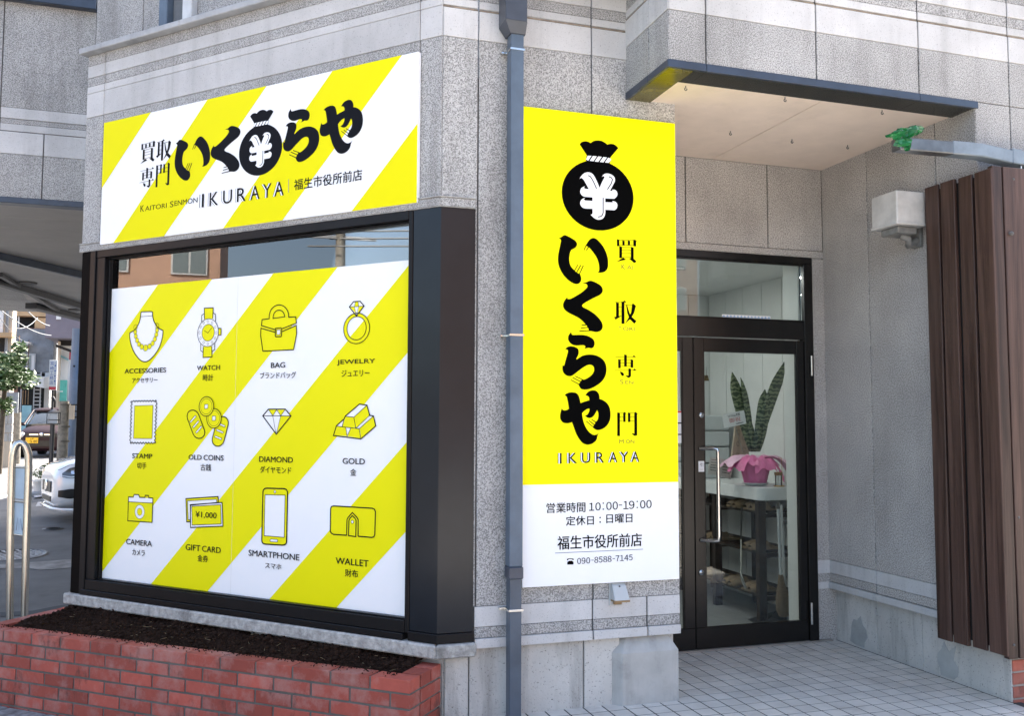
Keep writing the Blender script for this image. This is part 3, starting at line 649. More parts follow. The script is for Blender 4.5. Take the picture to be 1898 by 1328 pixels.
for t, a, b, yt, yb in (('K', 1152, 1159, 490, 499.4), ('AI', 1162, 1173.6, 492.5, 499.4), ('T', 1146.4, 1152, 605.5, 613), ('ORI', 1155, 1176.2, 606.7, 613.5), ('S', 1149.2, 1155.5, 704.2, 712.3), ('EN', 1159, 1174, 706.2, 712.3), ('M', 1147.9, 1156, 815.3, 822.8), ('ON', 1160, 1175.7, 815.6, 822.4)):
    text(FR, t, a, b, yt, yb, dA, OCH, SG, 'small_caption')
def inline_letter(fr, ch, xl, xr, yt, yb, d, mat, wm, parent):
    xc_ = (xl+xr)/2; ym = (yt+yb)/2; u0 = fr.px(xl, ym, d)[0]; u1 = fr.px(xr, ym, d)[0]; v1 = fr.px(xc_, yt, d)[1]; v0 = fr.px(xc_, yb, d)[1]
    w = u1-u0; sh = .55*w if ch == 'I' else .16*w
    o = text_uv(fr, ch, u0+sh, u1, v0, v1, d+.0012, mat, parent, 'roman_letter')
    text_uv(fr, ch, u0+sh*.28, u1-sh*.72, v0, v1, d+.0008, wm, o, 'letter_highlight'); text_uv(fr, ch, u0, u1-sh, v0, v1, d, mat, o, 'letter_edge')
def rl(x, y): return 1025+x/11.165, 825+y/11.165
for ch, a, b in (('I',100,175),('K',285,495),('U',565,770),('R',860,1055),('A',1135,1330),('Y',1360,1560),('A',1590,1785)):
    m_ = (a+b)/2; yt = 175-(m_-137)*.021; yb = 390-(m_-137)*.0225
    inline_letter(FR, ch, 1025+a/11.165, 1025+b/11.165, 825+yt/11.165, 825+yb/11.165, dA, INK, WHITE, SG)
for t, a, b, yt, yb in (('営業時間', 1012.8, 1084.8, 932.5, 951), 
    ('定休日', 1048.9, 1100.3, 957.1, 974.5), (':', 1111, 1113.2, 958.8, 970), ('日曜日', 1123.8, 1171.8, 953.6, 970.1)):
    text(FR, t, a, b, yt, yb, dA, INK, SG, 'opening_hours', bold=.0012)
text(FR, '福生市役所前店', 1033, 1189.2, 991.9, 1016.8, dA, INK, SG, 'branch_name', bold=.002)
for ch, a, b in (('１',792,870),('０',893,975),('０',1068,1150),('０',1170,1250),('１',1340,1420),('９',1430,1515),('０',1608,1690),('０',1708,1790)):
    m_ = (a+b)/2; text(FR, ch, 1000+a/8.627, 1000+b/8.627, 920+(112-(m_-830)*.05)/8.627, 920+(238-(m_-830)*.0467)/8.627, dA, INK, SG, 'opening_hours', bold=.0010)
for a in (1020, 1563):
    for y_ in (116, 213): text(FR, '.', 1000+(a-11)/8.627, 1000+(a+11)/8.627, 920+(y_-11-(a-1020)*.05)/8.627, 920+(y_+11-(a-1020)*.05)/8.627, dA, INK, SG, 'colon_dot')
text(FR, '-', 1000+1268/8.627, 1000+1320/8.627, 920+140/8.627, 920+153/8.627, dA, INK, SG, 'dash')
for ch, a, b in (('０',602,663),('９',675,733),('０',748,808),('８',877,938),('５',950,1005),('８',1020,1080),('８',1090,1150),('７',1218,1275),('１',1290,1345),('４',1355,1420),('５',1432,1487)):
    m_ = (a+b)/2; text(FR, ch, 1000+a/8.627, 1000+b/8.627, 920+(995-(m_-632)*.0667)/8.627, 920+(1092-(m_-632)*.0727)/8.627, dA, RULE2, SG, 'phone_digit', bold=.0006)
for a in (828, 1168): text(FR, '-', 1000+a/8.627, 1000+(a+38)/8.627, 920+(1024-(a-828)*.07)/8.627, 920+(1033-(a-828)*.07)/8.627, dA, RULE2, SG, 'dash')
RULE = M('slate rule', (.16, .2, .3), .5)
q0 = FR.px(1029, 1028, dA); q1 = FR.px(1191.8, 1017.1, dA); vm = (q0[1]+q1[1])/2
art(FR, 'rule_line', RULE, [[(q0[0], vm-.0016), (q1[0], vm-.0016), (q1[0], vm+.0016), (q0[0], vm+.0016)]], dA, SG)
zt_ = Z_(FR, dA, 1000, 920, 8.627)
o = art(FR, 'telephone_icon', INK, [zt_.pts([(445,1100),(445,1060),(470,1040),(520,1037),(545,1058),(543,1098)])], dA, SG)
art(FR, 'handset', INK, [zt_.sm([(438,1028,1),(445,1008),(490,1000),(540,1006),(550,1022,1),(530,1028,1),(520,1016),(490,1012),(462,1018),(455,1032,1)])], dA, o)
# ---------------------------------------------------------------- striped fascia sign on the L wall
DL = .03
def avg(fr, d, tl, tr, br, bl):
    a, b, c_, e = [fr.px(*q, d) for q in (tl, tr, br, bl)]
    return (a[0]+e[0])/2, (b[0]+c_[0])/2, (c_[1]+e[1])/2, (a[1]+b[1])/2
u0, u1, v0, v1 = avg(FL, DL, (191, 230), (775, 93), (773, 374), (187, 455))
LS = thing('shop_sign', 'wide yellow and white striped shop sign with brush lettering, above the display window', 'sign', FL.w(u0, v0, .02), 'shop name signs')
MB().fbox(FL, u0, u1, v0, v1, .004, DL).build('white_panel', WHITE, LS, bev=.001)
def clampuv(p, bx): return (min(max(p[0], bx[0]), bx[1]), min(max(p[1], bx[2]), bx[3]))
def clip(poly, bx):
    def cl(P, inside, inter):
        out = []
        for i in range(len(P)):
            a, b = P[i-1], P[i]
            if inside(b):
                if not inside(a): out.append(inter(a, b))
                out.append(b)
            elif inside(a): out.append(inter(a, b))
        return out
    for ax, val, sg in ((0, bx[0], 1), (0, bx[1], -1), (1, bx[2], 1), (1, bx[3], -1)):
        ins = lambda p: (p[ax]-val)*sg >= 0
        def it(a, b):
            t = (val-a[ax])/(b[ax]-a[ax]); return (a[0]+(b[0]-a[0])*t, a[1]+(b[1]-a[1])*t)
        poly = cl(poly, ins, it)
    return poly
def extend(a, b, t): return (a[0]+(b[0]-a[0])*t, a[1]+(b[1]-a[1])*t)
def stripe(fr, d, e1, e2, bx, parent, mat=YEL, name='stripe'):
    """e1, e2: the two edges in pixels, each (upper, lower)"""
    a, b = [fr.px(*q, d) for q in e1]; c_, e = [fr.px(*q, d) for q in e2]
    P = [extend(b, a, 1.6), extend(a, b, 1.6), extend(c_, e, 1.6), extend(e, c_, 1.6)]
    P = clip(P, bx)
    if len(P) > 2: art(fr, name, mat, [P], d, parent)
bx = (u0, u1, v0, v1); dS = DL+.001
dv = ((278, 210.7), (188.2, 349.5))
stripe(FL, dS, ((178, 210.7), (88.2, 349.5)), dv, bx, LS)
stripe(FL, dS, ((383.2, 186.2), (208.7, 452.4)), ((493.6, 160), (304.1, 437.7)), bx, LS)
stripe(FL, dS, ((617.1, 129.7), (413.6, 423)), ((746.8, 99.6), (524.7, 406.7)), bx, LS)
stripe(FL, dS, ((773, 229.6), (653.7, 388.7)), ((900, 229.6), (780.7, 388.7)), bx, LS)
dA2 = DL+.002
def lbox(xa, xb, top, bot):
    return (FL.px(xa, (top[1]+bot[1])/2, dA2)[0], FL.px(xb, (top[1]+bot[1])/2, dA2)[0], FL.px(*bot, dA2)[1], FL.px(*top, dA2)[1])
place('i', FL, dA2, NAVY, LS, lbox(323.7, 389.2, (332.8, 259.2), (344.4, 334.9)))
place('ku', FL, dA2, NAVY, LS, lbox(390.5, 444.7, (430.6, 233), (410.7, 322.1)))
place('ra', FL, dA2, NAVY, LS, lbox(525, 591.8, (538.8, 201.3), (556.2, 300.2)))
place('ya', FL, dA2, NAVY, LS, lbox(592.6, 672.4, (647.9, 184.4), (632.9, 285.1)))
bag(FL, dA2, NAVY, WHITE, LS, lbox(443.5, 523, (487.4, 203.2), (477, 325.8)))
for k_, xa, xb, t, b in (('kai', 260.8, 287.3, (274, 263), (274, 301)), ('tori', 289.8, 317.1, (303, 258), (303, 297)), ('sen', 259.1, 285.6, (272, 311), (272, 348)), ('mon', 288.9, 314.6, (302, 303), (302, 345))):
    kanji(k_, FL, dA2, NAVY, LS, lbox(xa, xb, t, b))
va, vb = FL.px(374, 384.6, dA2)[1], FL.px(374, 360, dA2)[1]
for ch, a, b in (('I', 370.1, 378.4), ('K', 385.9, 404.9), ('U', 410.7, 430.1), ('R', 436.4, 455.9), ('A', 461.3, 481.4), ('Y', 484.3, 503.2), ('A', 505.3, 526.2)):
    ua, ub_ = FL.px(a, 360, dA2)[0], FL.px(b, 360, dA2)[0]; w = ub_-ua; sh = .55*w if ch == 'I' else .16*w
    o = text_uv(FL, ch, ua+sh, ub_, va, vb, dA2+.0012, NAVY, LS, 'roman_letter')
    text_uv(FL, ch, ua+sh*.28, ub_-sh*.72, va, vb, dA2+.0008, WHITE, o, 'letter_highlight'); text_uv(FL, ch, ua, ub_-sh, va, vb, dA2, NAVY, o, 'letter_edge')
for t, a, b, yt, yb in (('K', 260.3, 267, 380.5, 392.5), ('AITORI', 269, 308.8, 379.3, 388.2), ('S', 315, 321.5, 373, 384), ('ENMON', 323.5, 366, 369, 378.6)):
    text(FL, t, a, b, yt, yb, dA2, NAVY, LS, 'small_caption')
text(FL, '福生市役所前店', 545.1, 670.8, 323, 343.6, dA2, NAVY, LS, 'branch_name', bold=.0018)
p0_ = FL.px(534.9, 332.6, dA2); p1_ = FL.px(534.9, 357, dA2)
art(FL, 'rule_line', RULE, [[(p0_[0]-.0015, p1_[1]), (p0_[0]+.0015, p1_[1]), (p0_[0]+.0015, p0_[1]), (p0_[0]-.0015, p0_[1])]], dA2, LS)
# ---------------------------------------------------------------- striped picture sheet on the window
DW = -.036
u0, u1, v0, v1 = avg(FL, DW, (200, 540), (763, 478), (750, 1145), (181, 1075)); v1b = v1
u0 = -2.552
WS = thing('window_poster', 'yellow and white striped window sheet with twelve labelled pictures of goods, filling the display window', 'window poster', FL.w(u0, v0, DW))
u1 = min(u1, -.196)
MB().fbox(FL, u0, u1, v0, v1, -.0385, DW).build('white_sheet', WHITE, WS)
bx = (u0, u1, v0, v1); dS = DW+.0008; dF = DW+.0016; dG = DW+.0024; dI = DW+.0034
YS = M('window film yellow', (.82, .77, .0), .45, spec=.15)
stripe(FL, dS, ((291, 530.2), (195.9, 664.8)), ((392, 519), (190.9, 798.6)), bx, WS, YS)
stripe(FL, dS, ((506.4, 507), (186, 935.2)), ((627.4, 493.1), (180.6, 1071.8)), bx, WS, YS)
stripe(FL, dS, ((762.2, 485.8), (277, 1086.9)), ((760.6, 647.9), (382.2, 1100)), bx, WS, YS)
stripe(FL, dS, ((757.3, 816.2), (497.2, 1113.6)), ((754, 984.4), (621.6, 1129.6)), bx, WS, YS)
for t, a, b, yt, yb in (('ACCESSORIES', 231, 307.5, 683.1, 691.9), ('WATCH', 365, 407.4, 678, 686.7), ('BAG', 502, 528.2, 672.4, 682.3), ('JEWELRY', 624.4, 694.8, 666.6, 677.1), ('STAMP', 244.9, 281.9, 841.6, 850.7), ('OLD', 349.5, 373.3, 843.7, 853.0), ('COINS', 377.2, 414.2, 844.4, 854.3), ('DIAMOND', 480.2, 542.6, 847.3, 857.8), ('GOLD', 634.9, 675.9, 850.4, 861.1), ('CAMERA', 233.7, 281.3, 1001.7, 1012), ('GIFT', 344.1, 370.9, 1010.6, 1021.6), ('CARD', 374.4, 408.8, 1014, 1025), ('SMARTPHONE', 460.6, 554.7, 1024.3, 1035.6), ('WALLET', 622, 682.9, 1036.9, 1048.9)):
    text(FL, t, a, b, yt, yb, dI, NAVY, WS, 'roman_caption', bold=.0015)
for t, a, b, yt, yb in (('アクセサリー', 244.9, 291.9, 700.4, 710), ('時計', 375.9, 395.1, 694.4, 706.5), ('ブランドバッグ', 481.9, 548.5, 690, 702), ('ジュエリー', 633, 684.9, 686.1, 698.4), ('切手', 253.9, 271.1, 858.1, 869.6), ('古銭', 371.5, 391, 861, 873.4), ('ダイヤモンド', 481.9, 539.4, 865.3, 878.3), ('金', 649, 660.3, 869.8, 882.5), ('カメラ', 245.1, 268, 1019.6, 1030.7), ('金券', 365.8, 385.4, 1030, 1042.6), ('スマホ', 491.2, 521.4, 1045.4, 1055.3), ('財布', 639.5, 663.3, 1056.7, 1070.8)):
    text(FL, t, a, b, yt, yb, dI, NAVY, WS, 'japanese_caption', bold=.001)
LW = 12  # icon line width in zoom pixels
def icon(name, z, fills, lines, rings=(), thin=()):
    """fills: (mat, outline, level); lines: (points, closed, width)"""
    base = None; k = 0
    for pts, cl, w in lines:
        for_r = ribbon(z.pts(pts), w*1.25/z.sc/F*5.2, cl); z.d = dI
        if cl: o = art(FL, name if base is None else 'outline', NAVY, for_r, dI+.0001*k, WS if base is None else base)
        else: o = art(FL, name if base is None else 'outline', NAVY, for_r, dI+.0001*k, WS if base is None else base)
        if base is None: base = o
        k += 1
    for (cx, cy, rx, ry, w) in rings:
        o = art(FL, name if base is None else 'outline', NAVY, ring(z, cx, cy, rx, ry, w), dI+.0001*k, WS if base is None else base); k += 1
        if base is None: base = o
    for mt, pl, lv in fills: art(FL, 'fill', mt, [pl], dF+.0005*lv, base)
    return base
SEAM = M('faint film seam', (.66, .66, .60), .4)
for sx_ in (434,): us_ = FL.px(sx_, 800, dI)[0]; MB().fbox(FL, us_-.0006, us_+.0006, v0+.002, v1-.002, dS+.0003, dS+.0005).build('film_seam', SEAM, WS)
def zz(ox, oy, s): return Z_(FL, dI, ox, oy, s)
# necklace bust
z = zz(225, 560, 8.3)
bust = smooth([(300,160,1),(330,152),(460,148),(480,165,1),(480,220),(500,300),(530,350),(575,405),(640,440,1),(630,540),(590,680),(520,800),(430,895),(362,922),(290,895),(210,800),(155,680),(130,560),(128,475,1),(190,440),(240,380),(275,310),(293,230)], 4)
icon('necklace_icon', z, [(WHITE, z.pts(bust), 0)]+[(YS, z.ell(x, y, rx, ry, 14), 1) for x, y, rx, ry in [(218,390,25,36),(212,462,25,36),(220,527,25,34),(240,592,27,36),(270,650,27,36),(312,690,29,40),(372,708,34,50),(433,684,29,40),(480,638,27,38),(514,574,27,38),(537,503,27,36),(548,437,25,34),(549,368,26,38)]],
     [(bust, True, 13), ([(298,227),(478,212)], False, 6)], [(x, y, rx, ry, 6) for x, y, rx, ry in [(218,390,28,40),(212,462,26,36),(220,527,26,34),(240,592,28,36),(270,650,28,36),(312,690,30,40),(372,708,36,50),(433,684,30,40),(480,638,28,38),(514,574,28,38),(537,503,28,36),(548,437,26,34),(549,368,29,40)]])
# watch
z = zz(340, 560, 8.856)
st1 = [(342,103),(488,95),(480,275),(345,285)]; st2 = [(325,735),(465,728),(468,905),(320,912)]; lug1 = [(335,195),(298,222),(298,330),(525,320),(525,205),(485,180)]; lug2 = [(285,690),(283,800),(325,828),(470,815),(513,780),(512,680)]
icon('watch_icon', z, [(WHITE, z.pts(lug1), 0), (WHITE, z.pts(lug2), 0), (YS, z.pts(st1), 1), (YS, z.pts(st2), 1), (WHITE, z.ell(403, 505, 172, 230), 2), (YS, z.ell(406, 505, 100, 135), 3), (YS, z.pts([(575,435),(618,435),(615,545),(575,545)]), 1)],
     [(lug1[:3], False, 10), (lug1[3:], False, 10), (lug2[:3], False, 10), (lug2[3:], False, 10), ([(345,285),(342,103),(488,95),(480,275)], False, 12), ([(325,735),(320,912),(468,905),(465,728)], False, 12), ([(575,435),(618,435),(615,545),(575,545)], False, 11), ([(345,472),(402,510),(465,425)], False, 7)],
     [(403, 505, 172, 230, 11), (406, 505, 102, 138, 9)]+[(403+138*math.sin(a*math.pi/6), 505-186*math.cos(a*math.pi/6), 14, 20, 5) for a in range(12)])
# bag
z = zz(470, 560, 8.85)
arch = [(255,280)]+[(415-160*math.cos(t*math.pi/14), 245-188*math.sin(t*math.pi/14)-t*1.2) for t in range(15)]+[(572,250)]
ar2 = [(320,270)]+[(415-95*math.cos(t*math.pi/12), 255-115*math.sin(t*math.pi/12)-t*1) for t in range(13)]
flap = [(255,275),(140,290),(128,388),(360,458)]; flap2 = [(572,250),(690,245),(702,348),(465,440)]
body = [(360,500),(122,432),(115,545),(152,808),(655,785),(706,520),(700,385),(460,490)]
icon('handbag_icon', z, [(YS, z.pts([(140,290),(255,275)]+arch[1:-1]+[(572,250),(690,245),(702,348),(465,440),(410,425),(360,458),(128,388)]), 0), (YS, z.pts(body), 0), (WHITE, z.pts([(385,462),(437,458),(433,533),(383,535)]), 2)],
     [(flap, False, 13), (flap2, False, 13), (arch, False, 13), (ar2, True, 12), (body, False, 13), ([(360,435),(450,425),(462,445),(458,560),(445,570),(365,572),(355,560)], True, 13), ([(380,460),(438,456),(434,534),(380,537)], True, 6)])
# ring
z = zz(615, 550, 8.3)
dm = [(270,160),(333,80),(435,73),(495,145),(378,300)]
icon('ring_icon', z, [(YS, z.ell(380, 490, 202, 236, 36), 0), (WHITE, z.ell(381, 487, 148, 180, 36), 1), (YS, clip(z.pts([(280,615),(480,378),(535,378),(560,560),(470,680),(330,660)]), (-9, 9, -9, 9)), -9) if 0 else (WHITE, z.pts(dm), 2), (YS, z.pts([(362,85),(405,80),(412,150),(350,155)]), 3), (YS, z.pts([(285,165),(345,160),(375,270)]), 3), (YS, z.pts([(418,155),(485,150),(395,265)]), 3)],
     [(dm, True, 13), ([(275,160),(490,147)], False, 7), ([(362,85),(348,158),(378,290),(414,153),(405,80)], False, 5)], [(380, 490, 202, 236, 13), (381, 487, 148, 180, 12)])
_e = z.ell(381, 487, 142, 174, 36); _l0, _l1 = z.p((283, 615)), z.p((482, 378))
def half(P, a, b):
    out = []; sd = lambda p: (b[0]-a[0])*(p[1]-a[1])-(b[1]-a[1])*(p[0]-a[0])
    for i in range(len(P)):
        p, q = P[i-1], P[i]; s0, s1 = sd(p), sd(q)
        if s0*s1 < 0: t = s0/(s0-s1); out.append((p[0]+(q[0]-p[0])*t, p[1]+(q[1]-p[1])*t))
        if s1 < 0: out.append(q)
    return out
art(FL, 'stripe', YS, [half(_e, _l0, _l1)], dF+.001, WS)
# stamp
z = zz(225, 725, 8.3)
def wavy(a, b, n, amp):
    a, b = Vector(a), Vector(b); t = (b-a); nn = Vector((-t.y, t.x)).normalized(); return [tuple(a+t*(i/(4*n))+nn*amp*math.sin(i/(4*n)*2*math.pi*n)) for i in range(4*n)]
cs = [(155,160),(538,155),(515,805),(135,800)]
wv = wavy(cs[0], cs[1], 9, 12)+wavy(cs[1], cs[2], 11, 12)+wavy(cs[2], cs[3], 9, 12)+wavy(cs[3], cs[0], 11, 12)
icon('stamp_icon', z, [(WHITE, z.pts(wv), 0), (YS, z.pts([(203,230),(487,222),(470,735),(186,733)]), 2)], [(wv, True, 11), ([(203,230),(487,222),(470,735),(186,733)], True, 6)])
# coins
z = zz(335, 725, 8.3)
def pill(x0, y0, x1, y1, r):
    a, b = Vector((x0, y0)), Vector((x1, y1)); t = (b-a).normalized(); nn = Vector((-t.y, t.x)); out = []
    for k in range(9): an = -math.pi/2+k*math.pi/8; out.append(tuple(b+t*r*1.15*math.cos(an)+nn*r*math.sin(an)))
    for k in range(9): an = math.pi/2+k*math.pi/8; out.append(tuple(a+t*r*1.15*math.cos(an)+nn*r*math.sin(an)))
    return out
p1 = pill(190, 400, 275, 630, 92); p2 = pill(640, 500, 575, 750, 92)
sl1 = [[(145,485),(230,385)],[(190,565),(275,465)],[(235,645),(320,545)]]; sl2 = [[(605,515),(680,548)],[(550,600),(652,645)],[(525,700),(628,745)]]
sq1 = [(375,210),(425,207),(422,270),(375,275)]; sq2 = [(490,390),(540,388),(538,455),(488,457)]
ci = icon('old_coins_icon', z, [(YS, z.pts(p1), 0), (YS, z.pts(p2), 0)]+[(WHITE, ribbon(z.pts(l), 20/8.3/F*5.2)[0], 2) for l in sl1+sl2],
     [(p1, True, 13), (p2, True, 13)]+[(ribbon(l, 26)[0], True, 5) for l in sl1+sl2])
for (cx, cy, sq, h_) in ((515, 425, sq2, .0054), (400, 240, sq1, .0064)):
    art(FL, 'coin', YS, [z.ell(cx, cy, 112, 150)], DW+h_, ci)
    for rx, ry, w_ in ((112, 150, 14), (88, 118, 6)): art(FL, 'coin_ring', NAVY, ring(z, cx, cy, rx, ry, w_), DW+h_+.0004, ci)
    art(FL, 'coin_hole', WHITE, [z.pts(sq)], DW+h_+.0003, ci); art(FL, 'hole_outline', NAVY, ribbon(z.pts(sq), 8/8.3/F*5.2, True), DW+h_+.0006, ci)
# diamond
z = zz(470, 740, 8.856)
dm = [(150,278),(242,170),(520,168),(612,280),(372,580)]
icon('diamond_icon', z, [(WHITE, z.pts(dm), 0), (YS, z.pts([(250,180),(370,180),(315,270)]), 2), (YS, z.pts([(390,180),(510,180),(445,270)]), 2), (YS, z.pts([(445,282),(598,284),(385,545)]), 2)],
     [(dm, True, 15), ([(155,278),(608,280)], False, 9), ([(245,175),(315,275),(378,178),(445,275),(518,175)], False, 7), ([(315,278),(366,560)], False, 6), ([(445,278),(378,560)], False, 6)])
# gold bars
z = zz(605, 740, 8.857)
out = [(115,602),(165,440),(290,330),(312,280),(543,85),(665,103),(710,270),(772,280),(810,445),(565,658)]
icon('gold_bars_icon', z, [(WHITE, z.pts(out), 0), (YS, z.pts([(312,290),(450,300),(480,475),(258,458)]), 2), (YS, z.pts([(450,300),(658,112),(705,278),(488,478)]), 2), (YS, z.pts([(165,452),(318,462),(338,612),(122,598)]), 2), (YS, z.pts([(400,478),(538,490),(560,648),(345,615)]), 2), (YS, z.pts([(545,490),(768,290),(803,442),(568,645)]), 2)],
     [(out, True, 14), ([(312,288),(450,300),(660,108)], False, 8), ([(450,300),(482,480)], False, 8), ([(300,300),(256,458),(538,490),(770,285)], False, 8), ([(165,448),(256,458)], False, 8), ([(538,490),(565,655)], False, 7), ([(490,478),(708,272)], False, 6), ([(316,462),(340,615),(402,478)], False, 7)])
# camera
z = zz(220, 900, 9.4875)
out = [(172,208),(255,212),(272,165),(350,168),(368,215),(460,218),(465,180),(522,182),(525,222),(600,230),(585,657),(158,628)]
icon('camera_icon', z, [(YS, z.pts([(172,295),(598,318),(585,655),(160,626)]), 1), (WHITE, z.pts([(174,212),(258,214),(272,170),(350,172),(368,218),(595,234),(592,310),(172,290)]), 1), (WHITE, z.ell(368, 470, 84, 120), 2), (YS, z.ell(368, 470, 43, 62), 3)],
     [(out, True, 14), ([(172,293),(595,317)], False, 9)], [(368, 470, 84, 122, 6), (368, 470, 44, 63, 6)])
# gift card
z = zz(330, 900, 8.85)
c1 = [(128,222),(655,188),(660,285),(205,330),(200,602),(140,602)]; c2 = [(200,322),(722,285),(735,675),(205,695)]
icon('gift_card_icon', z, [(YS, z.pts(c1), 0), (WHITE, z.pts([(155,258),(632,230),(640,300),(205,330),(200,570),(165,565)]), 1), (WHITE, z.pts(c2), 2), (YS, z.pts([(225,350),(700,322),(708,638),(232,655)]), 3)],
     [(c1, True, 14), (c2, True, 14), ([(225,350),(700,322),(708,638),(232,655)], True, 9), ([(205,330),(190,320)], False, 4), ([(195,568),(165,566),(155,258),(632,230),(636,285)], False, 8)])
text(FL, '¥1,000', 330+285/8.85, 330+630/8.85, 900+440/8.85, 900+550/8.85, dI+.002, NAVY, WS, 'price_lettering', bold=.001)
# phone
z = zz(450, 895, 7.81)
def rrect(cs, r, n=5):
    out = []
    for i in range(4):
        a, b, c_ = Vector(cs[i-1]), Vector(cs[i]), Vector(cs[(i+1) % 4]); p = b+(a-b).normalized()*r; q = b+(c_-b).normalized()*r
        for k in range(n+1): t = k/n; out.append(tuple(p*(1-t)**2+b*2*t*(1-t)+q*t*t))
    return out
o1 = rrect([(292,82),(648,92),(632,912),(272,892)], 62); o2 = [(322,178),(612,185),(598,797),(310,772)]; o3 = rrect([(395,820),(505,826),(503,866),(393,858)], 19)
icon('smartphone_icon', z, [(YS, z.pts(o1), 0), (WHITE, z.pts(o2), 2), (WHITE, z.pts(o3), 2), (WHITE, z.ell(465, 135, 14, 20, 12), 2)], [(o1, True, 15), (o2, True, 7), (o3, True, 6)], [(465, 135, 14, 20, 5)])
# wallet
z = zz(600, 920, 8.3)
w1 = [(352,607),(150,593),(112,570),(100,535),(105,195),(118,165),(150,155),(745,190),(778,205),(795,240),(785,595),(770,630),(740,640),(528,622)]; w2 = [(352,607),(357,370),(372,335),(440,257),(510,330),(530,365),(528,622)]; w3 = [(382,612),(388,380),(400,350),(440,305),(480,345),(498,375),(492,628)]
icon('wallet_icon', z, [(YS, z.pts(w1+[(528,622),(352,607)]), 0), (WHITE, z.pts(w2[1:]+w3[::-1][:-1]+[(352,607)]), -.0) if 0 else (YS, z.pts(w3), 2), (WHITE, z.ell(441, 400, 18, 22, 12), 3)], [(w1, False, 14), (w2, False, 13), (w3, True, 13)], [(441, 400, 19, 24, 7)])
# ================================================================== entrance door
zt0, zt1 = HY(1400, 628, YD).z, HY(1400, 594, YD).z
gx0, gx1 = HY(1306, 900, YD).x, HY(1480, 900, YD).x
zg0, zg1 = HY(1400, 1155, YD).z-.006, HY(1400, 655, YD).z
DG = glass('door glass', (.84, .88, .87), 1.5, .95)
DF_ = MB().fbox(FD, dl, dr, 2.598, ZT, -.05, .02).build('door_frame', DOORM, shop, bev=.002)
def dp(name, x0, x1, z0, z1, d0, d1, mt=DOORM, par=None, bev=.002): return MB().fbox(FD, x0, x1, z0, z1, d0, d1).build(name, mt, par or DF_, bev=bev)
tr = FD.px(1487, 540)[0]
dp('frame_post', tr, dr, .0, 2.597, -.05, .02); dp('frame_post', dl, dl+.05, .0, 2.597, -.05, .02)
dp('transom_bar', dl+.051, tr-.001, zt0, zt1, -.05, .018)
dp('transom_glass', dl+.051, tr-.001, zt1+.001, 2.597, -.018, -.012, DG, None, 0)
dp('glazing_bead', dl+.051, tr-.001, 2.585, 2.597, -.011, .006); dp('glazing_bead', dl+.051, tr-.001, zt1+.001, zt1+.012, -.011, .004)
x285, x288 = FD.px(1285.5, 900)[0], FD.px(1287, 900)[0]; x266 = FD.px(1266, 900)[0]; x498 = FD.px(1497, 900)[0]
def leaf(x0, x1, ga, gb, nm, lab):
    L0 = dp(nm, x0, x1, .012, zg0-.001, -.025, .008, DOORM, shop)
    L0['label'] = lab
    dp('stile', x0, ga, zg0, zt0-.006, -.025, .008, DOORM, L0); dp('stile', gb, x1, zg0, zt0-.006, -.025, .008, DOORM, L0)
    dp('top_rail', ga+.001, gb-.001, zg1, zt0-.006, -.025, .007, DOORM, L0); dp('glass', ga, gb, zg0, zg1, -.012, -.006, DG, L0, 0)
    for u in ((ga, ga+.007), (gb-.007, gb)): dp('glazing_bead', u[0], u[1], zg0, zg1, -.005, .004, DOORM, L0, .001)
    return L0
lf1 = leaf(x288, tr-.004, gx0, gx1, 'door_leaf', 'glazed black door leaf with long steel handle')
lf2 = leaf(dl+.054, x285, dl+.12, x266, 'side_leaf', 'narrow glazed side leaf half hidden by the sign')
# pull handles (outer and inner)
hx = FD.px(1319, 900)[0]; hz0, hz1 = HY(1318, 1003, YD-.05).z, HY(1318, 832, YD-.05).z; sx = (x288+gx0)/2
for sgn, dd in ((1, .085), (-1, -.10)):
    y0 = YD-.008 if sgn > 0 else YD+.026; y1 = YD-dd
    pts = [(sx, y0, hz1)]+[(sx+(hx-sx)*t, y0+(y1-y0)*min(1, t*1.1), hz1) for t in (.35, .7)]
    pts += [(hx-.004, y1, hz1-.004), (hx, y1, hz1-.03), (hx, y1, hz0+.03), (hx-.004, y1, hz0+.004)]
    pts += [(sx+(hx-sx)*t, y0+(y1-y0)*min(1, t*1.1), hz0) for t in (.7, .35)]+[(sx, y0, hz0)]
    MB().tube(pts, .0125, 12).build('handle', CHROME, lf1)
for yy in (770, 1062):
    p = HY(1300, yy, YD-.009); MB().lathe((p.x, YD-.0085, p.z), [(.019, 0), (.019, .004), (.015, .008), (.006, .008), (.006, .011), (.0, .011)], 18, axis=(0, -1, 0)).build('lock_cylinder', CHROME, lf1)
for y0, y1 in ((660, 697), (1118, 1158)):
    a = HY(1504, y0, YD-.03); b = HY(1507, y1, YD-.03); m_ = MB().tube([(a.x, YD-.03, b.z), (a.x, YD-.03, a.z)], .009, 10); m_.tube([(a.x, YD-.03, (a.z+b.z)/2-.003), (a.x, YD-.03, (a.z+b.z)/2+.003)], .0105, 10)
    m_.build('hinge', CHROME, lf1)
p = HY(1300, 865, YD-.009); STK = M('white sticker', (.75, .76, .76), .4)
st = dp('pull_sticker', p.x-.021, p.x+.021, p.z-.036, p.z+.034, .008, .0095, STK, lf1, 0)
text_uv(FD, '引', p.x-.011, p.x+.013, p.z-.002, p.z+.022, .0100, INK, st); text_uv(FD, 'PULL', p.x-.012, p.x+.013, p.z-.024, p.z-.018, .0100, INK, st)
a = FD.px(1250, 762); b = FD.px(1265, 822); nt_ = dp('notice_sheet', a[0]-.14, b[0]-.002, b[1], a[1], -.004, -.003, STK, lf2, 0)
